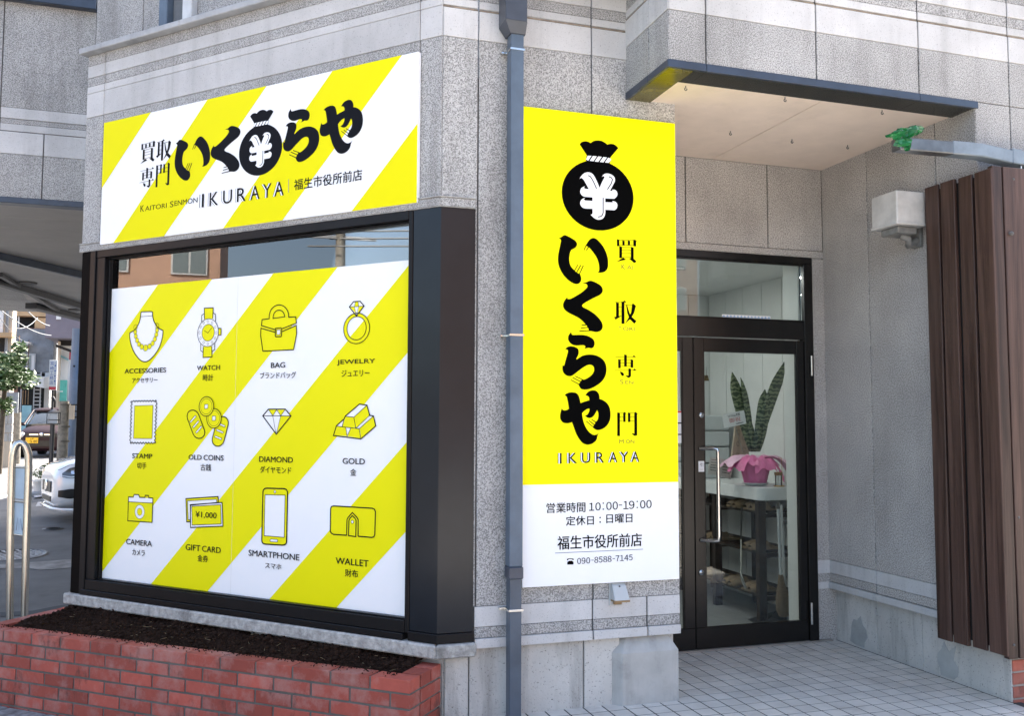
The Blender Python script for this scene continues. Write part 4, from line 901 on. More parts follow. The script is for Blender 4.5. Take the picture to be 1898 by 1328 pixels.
dp('red_header', a[0]-.14, b[0]-.003, a[1]-.012, a[1]-.001, -.0028, -.002, M('red print', (.6, .03, .03), .5), nt_, 0)
for k in (.4, .75): dp('black_line', a[0]+.0, b[0]-.006, b[1]+(a[1]-b[1])*(1-k), b[1]+(a[1]-b[1])*(1-k)+.008, -.0028, -.002, INK, nt_, 0)
# blue and white strip on the transom glass
a = FD.px(1340, 595); b = FD.px(1430, 590); ds = dp('patterned_strip', a[0], b[0], zt1+.013, zt1+.033, -.0118, -.0108, STK, DF_, 0)
BLP = M('blue print', (.16, .32, .55), .5); w_ = (b[0]-a[0])/14
for k in range(14): MB().add([FD.w(a[0]+w_*(k+.1), zt1+.016, -.0102), FD.w(a[0]+w_*(k+.5), zt1+.030, -.0102), FD.w(a[0]+w_*(k+.9), zt1+.016, -.0102)], [(0, 1, 2)]).build('blue_triangle', BLP, ds)
MB().box(dl, XS, YD-.03, YD+.05, .0, .011).build('door_sill', M('worn sill stone', (.30, .28, .25), .7, var=.3), shop, bev=.002)
# ================================================================== inside the shop
CTX = 3.85
CT = M('pale grey counter top', (.80, .82, .83), .3, var=.08)
MB().box(4.35, 4.42, 5.40, 7.6, 0, 2.7).build('interior_wall', IN, shop)
ctr = thing('counter_top', 'white wall counter with rounded corner behind the glass door', 'counter', (4.1, 6.6, .95))
cp = [(4.34, 5.93)]+[(CTX+.06-.06*math.sin(t*math.pi/12), 5.99-.06*math.cos(t*math.pi/12)) for t in range(7)]+[(CTX, 7.45), (4.34, 7.45)]
MB().prism(cp[::-1], .905, 1.0).build('top_board', CT, ctr, bev=.004, seg=2); MB().box(4.30, 4.345, 6.1, 7.3, .82, .904).build('support_rail', CT, ctr)
DW_ = wood('dark stained rack wood', (.012, .007, .005), (.03, .018, .012), rough=.5)
rk = thing('shoe_rack', 'dark wooden shoe rack with slippers, standing under the white counter', 'shoe rack', (4.0, 6.4, 0))
for yy in (5.98, 6.62, 7.3):
    for xx in (3.87, 4.24): MB().box(xx, xx+.065, yy, yy+.05, 0, .90).build('post', DW_, rk, bev=.003)
    for zz_ in (.18, .50, .80): MB().box(3.936, 4.239, yy+.01, yy+.035, zz_-.03, zz_).build('cross_rail', DW_, rk)
for zz_ in (.20, .52, .82):
    for k in range(4): MB().box(3.88+k*.1, 3.96+k*.1, 6.031, 7.29, zz_-.02, zz_).build('shelf_slat', DW_, rk)
SLM = M('tan felt slipper', (.24, .17, .10), .8, var=.2, bump=.2, bs=60)
def slipper(loc, rz, nm='slipper'):
    mb = MB(); pr = [(-.13, .032), (-.10, .042), (-.03, .040), (.04, .046), (.10, .045), (.135, .025)]
    a = [Vector((x, w, 0)) for x, w in pr]+[Vector((x, -w, 0)) for x, w in reversed(pr)]
    mb.poly([p+Vector((0, 0, 0)) for p in a], [p+Vector((0, 0, .014)) for p in a])
    vs = []; N = 7
    for x, w, h in ((-.01, .043, .05), (.05, .048, .048), (.10, .046, .036), (.135, .026, .02)):
        for k in range(N): an = math.pi*k/(N-1); vs.append((x, w*math.cos(an), .014+h*math.sin(an)))
    mb.add(vs, [(i*N+k, i*N+k+1, (i+1)*N+k+1, (i+1)*N+k) for i in range(3) for k in range(N-1)], True)
    me = mb.mesh(); me.transform(Matrix.Translation(loc) @ Matrix.Rotation(rz, 4, 'Z')); return me
k = 0
for yy, zz_, lv in ((6.12, .82, 'near end of the top shelf'), (6.36, .82, 'middle of the top shelf'), (6.14, .52, 'near end of the middle shelf'), (6.72, .52, 'far end of the middle shelf'), (6.16, .20, 'near end of the bottom shelf'), (6.44, .20, 'second place on the bottom shelf'), (6.85, .20, 'far end of the bottom shelf')):
    t = thing('slipper_pair', 'tan slipper pair at the '+lv+' of the shoe rack' if 0 else 'pair of tan slippers at the '+lv, 'slippers', (4.03, yy, zz_), 'slippers on the shoe rack')
    for s_ in (-.052, .052): new('slipper', slipper(Vector((4.0, yy+s_, zz_+.001)), math.pi+s_*1.5), SLM, t)
# snake plant in a pink wrapped pot
pc = HY(1400, 893, 6.2); pc.z = 1.001
PINK = M('pink wrapping paper', (.85, .20, .45), .5, var=.25, vs=12, bump=.3, bs=20); PINK2 = M('pale translucent pink paper', (.88, .55, .72), .55, var=.2, vs=10)
pl = thing('snake_plant', 'potted snake plant wrapped in pink paper on the white counter', 'potted plant', pc)
MB().lathe(pc, [(.0, .002), (.075, .002), (.098, .014), (.105, .022), (.100, .022), (.092, .010)], 28).build('saucer', M('white saucer', (.75, .77, .78), .3), pl)
pr = []; mb = MB(); N = 40
for i, (r, z_) in enumerate([(.085, .012), (.094, .06), (.108, .12), (.115, .17), (.105, .195)]):
    for k in range(N): an = 2*math.pi*k/N; rr = r*(1+.05*math.sin(an*9+i*.4)+.03*math.sin(an*5+1)); pr.append((pc.x+rr*math.cos(an), pc.y+rr*math.sin(an), pc.z+z_))
mb.add(pr, [(i*N+k, i*N+(k+1) % N, (i+1)*N+(k+1) % N, (i+1)*N+k) for i in range(4) for k in range(N)], True); mb.build('pot', PINK, pl)
def sheet(az, rad, dr, wid, mt, zz0=.20, seed=0):
    mb = MB(); vs = []; nu, nv = 8, 7; ca, sa = math.cos(az), math.sin(az)
    for i in range(nu+1):
        t = i/nu
        for j in range(nv+1):
            s = j/nv*2-1; r = .03+rad*1.25*t; w = wid*1.35*(.35+.65*t)*s; h = zz0+.05*math.sin(t*math.pi*.75)-dr*t*t*1.0+.014*math.sin(s*6+t*5+seed)-.03*s*s*t
            vs.append((pc.x+ca*r-sa*w, pc.y+sa*r+ca*w, pc.z+h))
    mb.add(vs, [(i*(nv+1)+j, i*(nv+1)+j+1, (i+1)*(nv+1)+j+1, (i+1)*(nv+1)+j) for i in range(nu) for j in range(nv)], True); return mb.build('paper_sheet', mt, pl)
for az, rad, dr_, wd_, mt in ((R_(180), .19, .07, .07, PINK2), (R_(200), .17, .10, .06, PINK), (R_(-95), .12, .10, .07, PINK), (R_(-35), .15, .17, .05, PINK), (R_(-15), .21, .10, .08, PINK2), (R_(100), .17, .08, .09, PINK2), (R_(30), .2, .09, .08, PINK2), (R_(-140), .11, .06, .06, PINK)): sheet(az, rad, dr_, wd_, mt, seed=az)
MB().lathe(pc+Vector((0, 0, 0)), [(.104, .17), (.104, .19), (0, .198)], 20).build('potting_soil', M('dark potting mix', (.03, .02, .015), .95, bump=.5), pl)
def leafmat():
    m, nt, b = node_mat('banded snake plant leaf'); L = nt.links.new; b.inputs['Roughness'].default_value = .4
    tc = _n(nt, 'ShaderNodeTexCoord'); w = _n(nt, 'ShaderNodeTexWave', bands_direction='Z', i={'Scale': 9, 'Distortion': 7, 'Detail': 3, 'Detail Scale': 3}); L(tc.outputs['Object'], w.inputs[0])
    r = _n(nt, 'ShaderNodeMapRange', i={1: .35, 2: .65}); L(w.outputs[1], r.inputs[0]); x = _n(nt, 'ShaderNodeMix', data_type='RGBA'); L(r.outputs[0], x.inputs[0]); x.inputs[6].default_value = (.02, .045, .02, 1); x.inputs[7].default_value = (.20, .25, .14, 1); L(x.outputs[2], b.inputs['Base Color']); return m
LFM = leafmat()
def sleaf(p0, p1, p2, w, tw):
    """blade along 3 control pixels on the plant's depth plane"""
    A, B, C_ = [HY(q[0], q[1], pc.y+dy) for q, dy in ((p0, 0), (p1, .01), (p2, .03))]; mb = MB(); vs = []; n = 14
    for i in range(n+1):
        t = i/n; p = A*(1-t)**2+B*2*t*(1-t)+C_*t*t; hw = 1.3*w*(.42+.75*math.sin(min(1, t*1.15)*math.pi*.62))*(1 if t < .72 else max(.0, 1-((t-.72)/.28)**1.8)); hw = max(hw, .001)
        a = Vector((math.cos(tw), math.sin(tw), 0))
        for s in (-1, 0, 1): vs.append(p+a*hw*s+Vector((0, .006 if s == 0 else 0, 0))+Vector((0, -.0, 0)))
    mb.add(vs, [(i*3+k, i*3+k+1, i*3+k+4, i*3+k+3) for i in range(n) for k in range(2)], True); o = mb.build('leaf', LFM, pl)
    mo = o.modifiers.new('s', 'SOLIDIFY'); mo.thickness = .004; return o
for a, b, c_, w, tw in (((1392, 838), (1372, 760), (1357, 690), .038, .1), ((1396, 838), (1388, 760), (1373, 700), .022, .3), ((1398, 836), (1412, 760), (1418, 722), .026, -.2), ((1402, 838), (1420, 755), (1456, 668), .040, .15), ((1407, 838), (1425, 790), (1419, 730), .020, .4), ((1400, 838), (1396, 810), (1384, 770), .018, -.1)): sleaf(a, b, c_, w, tw)
# gift card on a stick
kc = thing('gift_card_tag', 'white greeting card with red and black lettering among the plant leaves', 'card', HY(1361, 778, pc.y-.05))
cs_ = [HY(x, y, pc.y-.05) for x, y in ((1338, 769), (1379, 761), (1387, 784), (1346, 793))]
kf = Frame(cs_[0], (cs_[1]-cs_[0]).normalized(), (0, -1, 0)); kf.v = Vector((0, -1, 0)).cross(kf.u); kf.v = kf.v if kf.v.z > 0 else -kf.v
wk = (cs_[1]-cs_[0]).length; hk = (cs_[3]-cs_[0]).length
MB().fbox(kf, 0, wk, -hk, 0, 0, .002).build('card', WHITE, kc)
text_uv(kf, 'Villa様', wk*.22, wk*.8, -hk*.32, -hk*.1, .0026, INK, kc); text_uv(kf, '御祝', wk*.26, wk*.78, -hk*.72, -hk*.38, .0026, M('red ink', (.55, .02, .02), .5), kc)
MB().fbox(kf, wk*.55, wk*.88, -hk*.88, -hk*.83, .002, .0026).build('small_line', INK, kc)
MB().tube([HY(1362, 790, pc.y-.045), HY(1377, 838, pc.y-.03)], .002, 6).build('stick', CHROME, kc)
# carved board leaning behind the plant
cb = [HY(x, y, pc.y+.22) for x, y in ((1356, 850), (1389, 850), (1383, 785), (1364, 785))]
cbt = thing('carved_board', 'pale carved wooden board leaning behind the snake plant', 'ornament', cb[0])
o = MB().poly(cb, [p+Vector((0, .02, 0)) for p in cb]).build('board', wood('pale carved wood', (.30, .25, .19), (.42, .36, .28)), cbt, bev=.002)
for k in range(6):
    t = k/6; c0 = cb[0].lerp(cb[3], t+.08).lerp(cb[1].lerp(cb[2], t+.08), .3+.4*(k % 2)); MB().tube([c0+Vector((.015*math.cos(a), -.002, .02*math.sin(a))) for a in [i*.9 for i in range(7)]], .0016, 5).build('carved_curl', JOINT, cbt)
# leaflets and small stand
for nm, q, lab in (('leaflet', ((1316, 848), (1338, 850), (1334, 882), (1312, 880)), 'upright printed leaflet on the counter nearest the door handle'), ('leaflet', ((1338, 851), (1361, 853), (1354, 889), (1334, 884)), 'printed leaflet leaning beside the pink pot')):
    P = [HY(x, y, pc.y+.1) for x, y in q]; t = thing(nm, lab, 'leaflet', P[3], 'leaflets on the counter'); a = MB().poly(P, [p+Vector((0, .004, 0)) for p in P]).build('paper', M('cream paper', (.55, .53, .48), .6), t)
    for k in range(5):
        l0 = P[0].lerp(P[3], .15+k*.15).lerp(P[1].lerp(P[2], .15+k*.15), .15); l1 = P[0].lerp(P[3], .15+k*.15).lerp(P[1].lerp(P[2], .15+k*.15), .8-.2*(k % 2)); d_ = Vector((0, -.001, 0)); h_ = Vector((0, 0, .004))
        MB().add([l0+d_, l1+d_, l1+d_+h_, l0+d_+h_], [(0, 1, 2, 3)]).build('print_line', INK if k else M('dark red print', (.25, .04, .03), .6), t)
hg = HY(1444, 903, 6.02); hg.z = 1.001; GOLDM = M('brass', (.55, .38, .14), .3, metal=1)
t = thing('hourglass_stand', 'small brass stand with a glass tube on the counter edge', 'ornament', hg)
MB().lathe(hg, [(0, .001), (.042, .001), (.042, .008), (0, .008)], 20).build('base', GOLDM, t)
MB().tube([hg+Vector((.028, 0, .008)), hg+Vector((.028, 0, .215)), hg+Vector((-.004, 0, .218))], .0028, 6).build('rod', GOLDM, t)
MB().lathe(hg+Vector((-.004, 0, 0)), [(.03, .085), (.032, .105), (.03, .11), (.0, .112)], 18).build('collar', M('amber band', (.22, .11, .04), .4), t)
MB().lathe(hg+Vector((-.004, 0, 0)), [(.026, .009), (.026, .084)], 16).build('glass_tube', glass('thin glass', (.9, .92, .92)), t); MB().tube([hg+Vector((-.004, 0, .01)), hg+Vector((-.004, 0, .13))], .005, 8).build('white_rod', STK, t)
# broom, dustpan, shoe horn
BR = M('straw broom bristles', (.20, .14, .08), .9, var=.4, vs=80, bump=.8, bs=150)
def fl(x, y, d): return HY(x, y, d)
t = thing('broom', 'straw broom with white handle standing at the right door jamb', 'broom', fl(1452, 1130, 5.78))
MB().tube([fl(1442, 935, 5.78), fl(1447, 1068, 5.78)], .011, 8).build('handle', M('white metal tube', (.55, .58, .6), .35), t)
mb = MB(); rr = [(.016, 1066), (.03, 1085), (.05, 1110), (.055, 1130), (.04, 1142)]
ps = [fl(1447+i*1.7, y, 5.78) for i, (r, y) in enumerate(rr)]; mb.tube(ps, .02, 12, rs=[r for r, _ in rr]); mb.build('bristles', BR, t)
MB().tube([fl(1441.5, 932, 5.78), fl(1442, 944, 5.78)], .013, 8).build('grip', JOINT, t)
t = thing('dustpan', 'black long-handled dustpan on the floor beside the broom', 'dustpan', fl(1425, 1158, 5.72))
MB().tube([fl(1448, 937, 5.86), fl(1454, 1085, 5.84)], .010, 8).build('handle', M('grey white metal tube', (.5, .53, .55), .35), t)
c0 = HZ(1387, 1150, .0); c1 = HZ(1412, 1164, .0); c2 = HZ(1458, 1150, .0); c3 = HZ(1440, 1134, .0); up = Vector((0, 0, .13))
PB = M('black plastic', (.02, .02, .022), .35)
mb = MB(); mb.poly([c0, c1, c2, c3], [p+Vector((0, 0, .006)) for p in (c0, c1, c2, c3)]); mb.build('pan', PB, t)
MB().poly([c1, c2, c2+up, c1+up*.1], [p+Vector((-.004, .01, 0)) for p in (c1, c2, c2+up, c1+up*.1)]).build('side_wall', PB, t); MB().poly([c2, c3, c3+up, c2+up], [p+Vector((-.01, -.004, 0)) for p in (c2, c3, c3+up, c2+up)]).build('back_wall', PB, t)
MB().tube([fl(1449, 968, 5.86), fl(1461, 970, 5.86)], .012, 6).build('wall_clip', PB, t)
t = thing('shoe_horn', 'long thin black and steel shoe horn hanging on the shoe rack', 'shoe horn', fl(1376, 1088, 5.93))
MB().tube([fl(1375, 942, 5.93), fl(1373.5, 1000, 5.93)], .006, 8).build('grip', PB, t); MB().tube([fl(1373.5, 1000, 5.93), fl(1373, 1065, 5.93)], .005, 8).build('shaft', CHROME, t)
MB().tube([fl(1373, 1064, 5.93), fl(1376, 1075, 5.93), fl(1382, 1091, 5.93)], .01, 8, rs=[.006, .013, .009]).build('blade', CHROME, t)
t = thing('door_chime', 'small bronze door chime hanging inside beside the lock stile', 'chime', FD.w(gx0+.012, 1.8, -.06))
pch = HY(1309, 703, YD+.05); MB().lathe(pch, [(0, .028), (.012, .024), (.016, .005), (.02, -.012), (.0, -.012)], 12).build('bell', M('dull bronze', (.16, .11, .05), .4, metal=.8), t); MB().tube([pch+Vector((0, 0, .028)), pch+Vector((0, 0, .08))], .002, 5).build('cord', JOINT, t)
t = thing('plastic_drawers', 'frosted plastic storage boxes behind the counter leaflets', 'storage box', (3.95, 7.0, 1.0))
DRW = M('frosted plastic', (.52, .56, .57), .35)
for k in range(4): o = MB().box(3.9, 4.25, 7.0, 7.4, 1.003+k*.14, 1.13+k*.14).build('box', DRW, t, bev=.01); MB().box(3.9-.008, 3.899, 7.1, 7.3, 1.04+k*.14, 1.07+k*.14).build('grip', M('clear grip', (.7, .73, .74), .3), o)
# vertical wall boards on the interior back wall
for k in range(18): MB().box(-.8+k*.29, -.8+k*.29+.284, 7.488, 7.499, .01, 2.679).build('wall_board', IN, shop)
for k in range(7): MB().box(4.335, 4.348, 5.45+k*.29, 5.45+k*.29+.284, .01, 2.679).build('wall_board', IN, shop)
# ceiling lights inside (lit in the photograph)
LMP = emit('lit downlight', (1, .97, .92), 5)
for k, (x, y) in enumerate(((.1, 6.2), (.6, 6.9), (-.3, 6.95), (1.6, 6.2), (3.3, 6.2), (2.6, 7.0))):
    t = thing('ceiling_downlight', ['round lit ceiling light nearest the left window edge', 'round lit ceiling light at the back of the room by the window', 'round lit ceiling light in the left back corner', 'round lit ceiling light left of the doorway', 'round lit ceiling light just inside the door', 'round lit ceiling light in the back right of the room'][k], 'ceiling light', (x, y, 2.67), 'ceiling lights inside the shop')
    MB().lathe((x, y, 2.668), [(.075, .011), (.085, .0), (.07, .0), (.06, .008)], 20).build('trim_ring', IN, t)
    MB().lathe((x, y, 2.676), [(0, 0), (.06, 0)], 20).build('lens', LMP, t)
    ld = bpy.data.lights.new('downlight_lamp', 'AREA'); ld.shape = 'DISK'; ld.size = .12; ld.energy = 2.4; ld.color = (1, .97, .93); lo = bpy.data.objects.new('downlight_lamp', ld); COL.objects.link(lo); lo.location = (x, y, 2.66); lo.parent = t; lo.matrix_parent_inverse = t.matrix_world.inverted()
# ================================================================== drain pipe
DP = Frame((0, YR, 0), (1, 0, 0), (0, -1, 0))
pxl, pxr = FR.px(944.5, 700, .09)[0], FR.px(969, 700, .09)[0]
pipe = thing('drainpipe', 'square slate blue drainpipe with a hopper head, left of the upright sign', 'drainpipe', ((pxl+pxr)/2, YR-.07, 0))
PB0, PB1 = .025, .098
zs = [-.16, FR.px(957, 1063, .09)[1], FR.px(957, 47, .09)[1]+.02]
MB().fbox(FR, pxl+.004, pxr-.004, zs[0], zs[1]+.03, PB0+.004, PB1-.004).build('lower_pipe', M('dark slate painted pipe', (.075, .10, .135), .38, var=.3, vs=5, streak=.3), pipe, bev=.006, seg=2)
MB().fbox(FR, pxl, pxr, zs[1]+.031, zs[2]+.3, PB0, PB1).build('upper_pipe', BLUE, pipe, bev=.006, seg=2)
MB().fbox(FR, pxl-.003, pxr+.003, zs[1]-.03, zs[1]+.03, PB0-.003, PB1+.003).build('socket', BLUED, pipe, bev=.004)
hzb = FR.px(957, 52, .1)[1]
hu0, hu1 = FR.px(937, 35, .13)[0], FR.px(977, 35, .13)[0]
h0, h1 = hzb+.02, hzb+.02
a = [FR.w(pxl-.006, hzb-.03, PB1+.006), FR.w(pxr+.006, hzb-.03, PB1+.006), FR.w(pxr+.006, hzb-.03, PB0-.006), FR.w(pxl-.006, hzb-.03, PB0-.006)]
b = [FR.w(hu0, hzb+.025, .135), FR.w(hu1, hzb+.025, .135), FR.w(hu1, hzb+.025, .012), FR.w(hu0, hzb+.025, .012)]
c_ = [FR.w(hu0, hzb+.5, .135), FR.w(hu1, hzb+.5, .135), FR.w(hu1, hzb+.5, .012), FR.w(hu0, hzb+.5, .012)]
MB().poly(a, b).build('hopper_throat', M('grey hopper paint', (.05, .06, .08), .35, var=.3), pipe)
MB().poly(b, c_).build('hopper_head', M('charcoal hopper paint', (.06, .068, .085), .35, var=.3), pipe, bev=.003)
for yy in (90, 621, 1133):
    v = FR.px(957, yy, .1)[1]; o = MB().fbox(FR, pxl-.004, pxr+.004, v-.006, v+.006, .01, PB1+.004).build('bracket', CHROME, pipe, bev=.001)
    MB().fbox(FR, pxl-.03, pxl+.0, v-.004, v+.004, .001, .03).build('clip', CHROME, o)
# ================================================================== outlet cover
oa, ob = FR.px(1132, 1081, .04), FR.px(1166, 1124, .04)
ot = thing('outlet_cover', 'grey hooded outdoor socket cover under the upright sign', 'socket', FR.w((oa[0]+ob[0])/2, ob[1], 0))
OM = M('grey white plastic cover', (.46, .48, .48), .4, var=.1); OT = M('amber plastic lip', (.25, .16, .07), .4)
u0_, u1_ = oa[0]+.004, ob[0]-.006; vb_, vt_ = ob[1], oa[1]
MB().fbox(FR, u0_+.0, u1_-.02, vb_, vt_, .001, .012).build('back_plate', OM, ot, bev=.004)
r0 = [FR.w(u0_+.006, vb_+.035, .07), FR.w(u1_, vb_+.035, .07), FR.w(u1_, vb_+.035, .012), FR.w(u0_+.006, vb_+.035, .012)]
r1 = [FR.w(u0_+.008, vt_-.02, .035), FR.w(u1_-.008, vt_-.02, .035), FR.w(u1_-.008, vt_-.004, .012), FR.w(u0_+.008, vt_-.004, .012)]
hood = MB().poly(r0, r1).build('hood', OM, ot, bev=.006, seg=2)
MB().fbox(FR, u0_+.008, u1_-.001, vb_+.026, vb_+.0345, .014, .069).build('hood_lip', OT, ot); MB().fbox(FR, u0_+.02, u1_-.03, vb_+.008, vb_+.025, .0125, .03).build('socket', OT, ot, bev=.002)
MB().lathe(FR.w((u0_+u1_)/2, vt_-.022, .037), [(0, .004), (.005, .003), (.005, 0)], 10, axis=(0, -1, 0)).build('screw', JOINT, ot)
# ================================================================== wall lamp on the porch wall
wl = thing('wall_lamp', 'old frosted square wall lamp on a bracket beside the dark boards', 'wall lamp', (XS, 4.46, 2.65))
LM = M('aged frosted lamp glass', (.62, .61, .58), .35, var=.25, vs=9, dirt=.15); LB = M('grey lamp casting', (.22, .22, .21), .5, var=.35, vs=20, dirt=.3)
def lx(x, y, d): p = HX(x, y, d); return p
lc = HX(1665, 400, 3.86)
yl0, yl1 = lc.y-.11, lc.y+.11; xl0, xl1 = 3.755, 3.965
ztop = 2.868; zb_ = 2.675
MB().box(xl0, xl1, yl0, yl1, zb_, ztop).build('glass_shade', LM, wl, bev=.012, seg=3)
MB().box(xl0-.004, xl1+.004, yl0-.004, yl1+.004, zb_-.012, zb_+.006).build('shade_rim', LM, wl, bev=.004)
MB().box(xl0+.035, xl1-.035, yl0+.035, yl1-.035, zb_-.055, zb_-.013).build('lamp_base', LB, wl, bev=.01, seg=2)
bp_ = HX(1700, 440, 4.0)
MB().box(3.995, XS-.001, bp_.y-.03, bp_.y+.05, 2.56, 2.74).build('wall_plate', LB, wl, bev=.003)
MB().tube([(4.0, bp_.y+.01, 2.60), (3.95, bp_.y+.02, 2.575), (3.91, lc.y-.02, 2.60), (3.885, lc.y, 2.625)], .022, 10, rs=[.03, .022, .022, .026]).build('arm', LB, wl)
# ================================================================== timber cladding
BLKW = M('black gap batten', (.008, .007, .006), .9)
CW = wood('dark brown stained board', (.024, .012, .009), (.098, .056, .043), sc=(13, 13, .5), rough=.42)
cl = thing('timber_screen', 'tall dark brown vertical board screen at the right edge', 'board screen', (3.95, 3.8, .27))
XB = 3.94; YBF = 3.79
MB().box(XB+.018, XS-.002, YBF+.05, 4.26, .30, 2.86).build('batten', BLKW, cl); MB().box(XB+.05, 5.4, YBF+.034, YF-.004, .30, 2.86).build('batten', JOINT, cl)
ed = [HX(x, 750, XB).y for x in (1720, 1751, 1783, 1815)]+[YBF]
zb4 = [.262, .268, .272, .276]
for k in range(4): 
    y0, y1 = ed[k+1]+.0, ed[k]-.022; off = (.001, .009, .001, .008)[k]
    MB().box(XB-off, XB+.016, y0 + (.0 if k == 3 else .002), y1, zb4[k], 2.885-.003*k).build('board', CW, cl, bev=.003)
xx = XB; wds = [HY(1871, 700, YBF).x-XB, .165, .165, .165, .165, .165, .165]
for k, w_ in enumerate(wds): MB().box(xx+(.004 if k else .0), xx+w_-.004, YBF-.002*(k % 2)-.001, YBF+.032, .262, 2.89).build('board', CW, cl, bev=.003); xx += w_
for q in ((1826, 425), ): 
    p = HX(q[0], q[1], XB-.006); MB().lathe((XB-.004, p.y, p.z), [(.0, .002), (.007, .001), (.007, 0)], 8, axis=(-1, 0, 0)).build('knot', JOINT, cl)
for q in ((1879, 332), (1880, 1197), (1889, 960)):
    p = HY(q[0], q[1], YBF-.004); MB().lathe((p.x, YBF-.002, p.z), [(.0, .003), (.008, .002), (.008, 0)], 8, axis=(0, -1, 0)).build('knot', JOINT, cl)
p = HY(1874, 433, YBF-.01); MB().lathe((p.x, YBF-.004, p.z), [(.012, 0), (.012, .012), (.006, .02), (0, .02)], 12, axis=(0, -1, 0)).build('cable_clip', JOINT, cl)
# ================================================================== bricks under the screen
BRK = brickmat('old red brick', (.44, .14, .10), .18, .35); BRP = brickmat('planter red brick', (.38, .088, .062), .3, .6); MORT = M('grey mortar', (.15, .14, .125), .9, var=.3, bump=.5, bs=120); MORTL = M('pale mortar', (.36, .33, .30), .9, var=.3, bump=.5, bs=120)
bw = thing('brick_pier', 'low red brick wall under the dark board screen', 'brick wall', (4.6, 3.9, 0))
MB().box(4.078, 5.4, 3.90, 3.96, -.16, .30).build('mortar', MORTL, bw)
def bmesh_brick(l, w, h, seed):
    rnd = random.Random(seed); me = MB().box(-l/2, l/2, -w/2, w/2, 0, h).mesh(); bm = bmesh.new(); bm.from_mesh(me)
    bmesh.ops.bevel(bm, geom=bm.edges[:], offset=.0022, segments=1, affect='EDGES')
    for v in bm.verts: v.co += Vector([rnd.uniform(-.0009, .0009) for _ in range(3)])
    bmesh.ops.recalc_face_normals(bm, faces=bm.faces); bm.to_mesh(me); bm.free(); return me
bl = [bmesh_brick(.209, .1, .0585, s) for s in range(4)]; bh = [bmesh_brick(.1, .1, .06, s) for s in range(4)]; bq = [bmesh_brick(.155, .1, .06, s) for s in range(2)]
def brick(me, p, ang, mt, par, tilt=0):
    if not me.materials: me.materials.append(mt)
    elif me.materials[0] is not mt:
        me = me.copy(); me.materials.clear(); me.materials.append(mt)
    o = new('brick', me, None, par); o.matrix_parent_inverse = Matrix(); o.parent = par
    wm = Matrix.Translation(p) @ Matrix.Rotation(ang+random.uniform(-.004, .004), 4, 'Z'); o.matrix_local = par.matrix_world.inverted() @ wm; return o
_bm2 = {}
def bmm(kind, mt, k):
    key = (kind, mt.name, k)
    if key not in _bm2: me = {'l': bl, 'h': bh, 'q': bq}[kind][k % (2 if kind == 'q' else 4)].copy(); me.materials.clear(); me.materials.append(mt); _bm2[key] = me
    return _bm2[key]
for r in range(-2, 4):
    z0_ = r*.07+.022; x = 4.075; j = 0
    while x < 5.3:
        if j == 0 and r % 2: kd, l_ = 'h', .1
        else: kd, l_ = 'l', .21
        brick(bmm(kd, BRK, j), Vector((x+l_/2, 3.945, z0_)), 0, BRK, bw); x += l_+.01; j += 1
# ================================================================== brick planter
ZP = .29
fr_ = HZ(760, 1263, ZP); fl_ = HZ(0, 1168, ZP); dP = (fl_-fr_).normalized(); nP = Vector((-dP.y, dP.x, 0)); nP = -nP if nP.y < 0 else nP     # into the planter
nP = Vector((dP.y, -dP.x, 0)); 
if nP.y < 0: nP = -nP
plt = thing('brick_planter', 'long low red brick planter filled with dark soil, below the display window', 'planter', (fr_.x, fr_.y, -.16))
angP = math.atan2(dP.y, dP.x); Lp = 12*.22+.04
def pp(s, t, z): q = fr_+dP*s+nP*t; return Vector((q.x, q.y, z))
mo = MB()
def bar(s0, s1, t0, t1, z0, z1): mo.hexa([pp(s0, t0, z0), pp(s1, t0, z0), pp(s1, t1, z0), pp(s0, t1, z0), pp(s0, t0, z1), pp(s1, t0, z1), pp(s1, t1, z1), pp(s0, t1, z1)])
Ls = 13*.22
bar(.005, Ls-.005, .005, .095, -.2, ZP-.006); mo.build('mortar', MORT, plt); mo = MB(); bar(.007, .093, .094, .30, -.2, ZP-.006); mo.build('mortar', MORT, plt); mo = MB(); bar(Ls-.093, Ls-.007, .094, .95, -.2, ZP-.006); mo.build('mortar', MORT, plt)
for r in range(7):
    z0_ = ZP-.06-r*.07
    if r == 0 or r % 2 == 0: s = 0.0; first_h = False
    else: s = .11; first_h = True
    # front face bricks
    x = 0.0; j = 0
    if first_h: brick(bmm('h', BRP, 1), pp(.05, .05, z0_), angP, BRP, plt); x = .11
    while x+.21 <= Ls+.001: brick(bmm('l', BRP, j+r), pp(x+.105, .05, z0_), angP, BRP, plt); x += .22; j += 1
    if first_h: brick(bmm('h', BRP, 2), pp(Ls-.055, .05, z0_), angP, BRP, plt)
    # right side, runs into the wall
    y = .11
    for kd, l_ in ((('h', .1), ('h', .1)) if r % 2 == 0 else (('l', .21),)):
        brick(bmm(kd, BRP, r), pp(.05, y+l_/2, z0_), angP+math.pi/2, BRP, plt); y += l_+.01
    # left side
    y = .11 if r % 2 else .11
    for q_ in range(4):
        brick(bmm('l', BRP, q_), pp(Ls-.06, y+.105, z0_), angP+math.pi/2, BRP, plt); y += .22
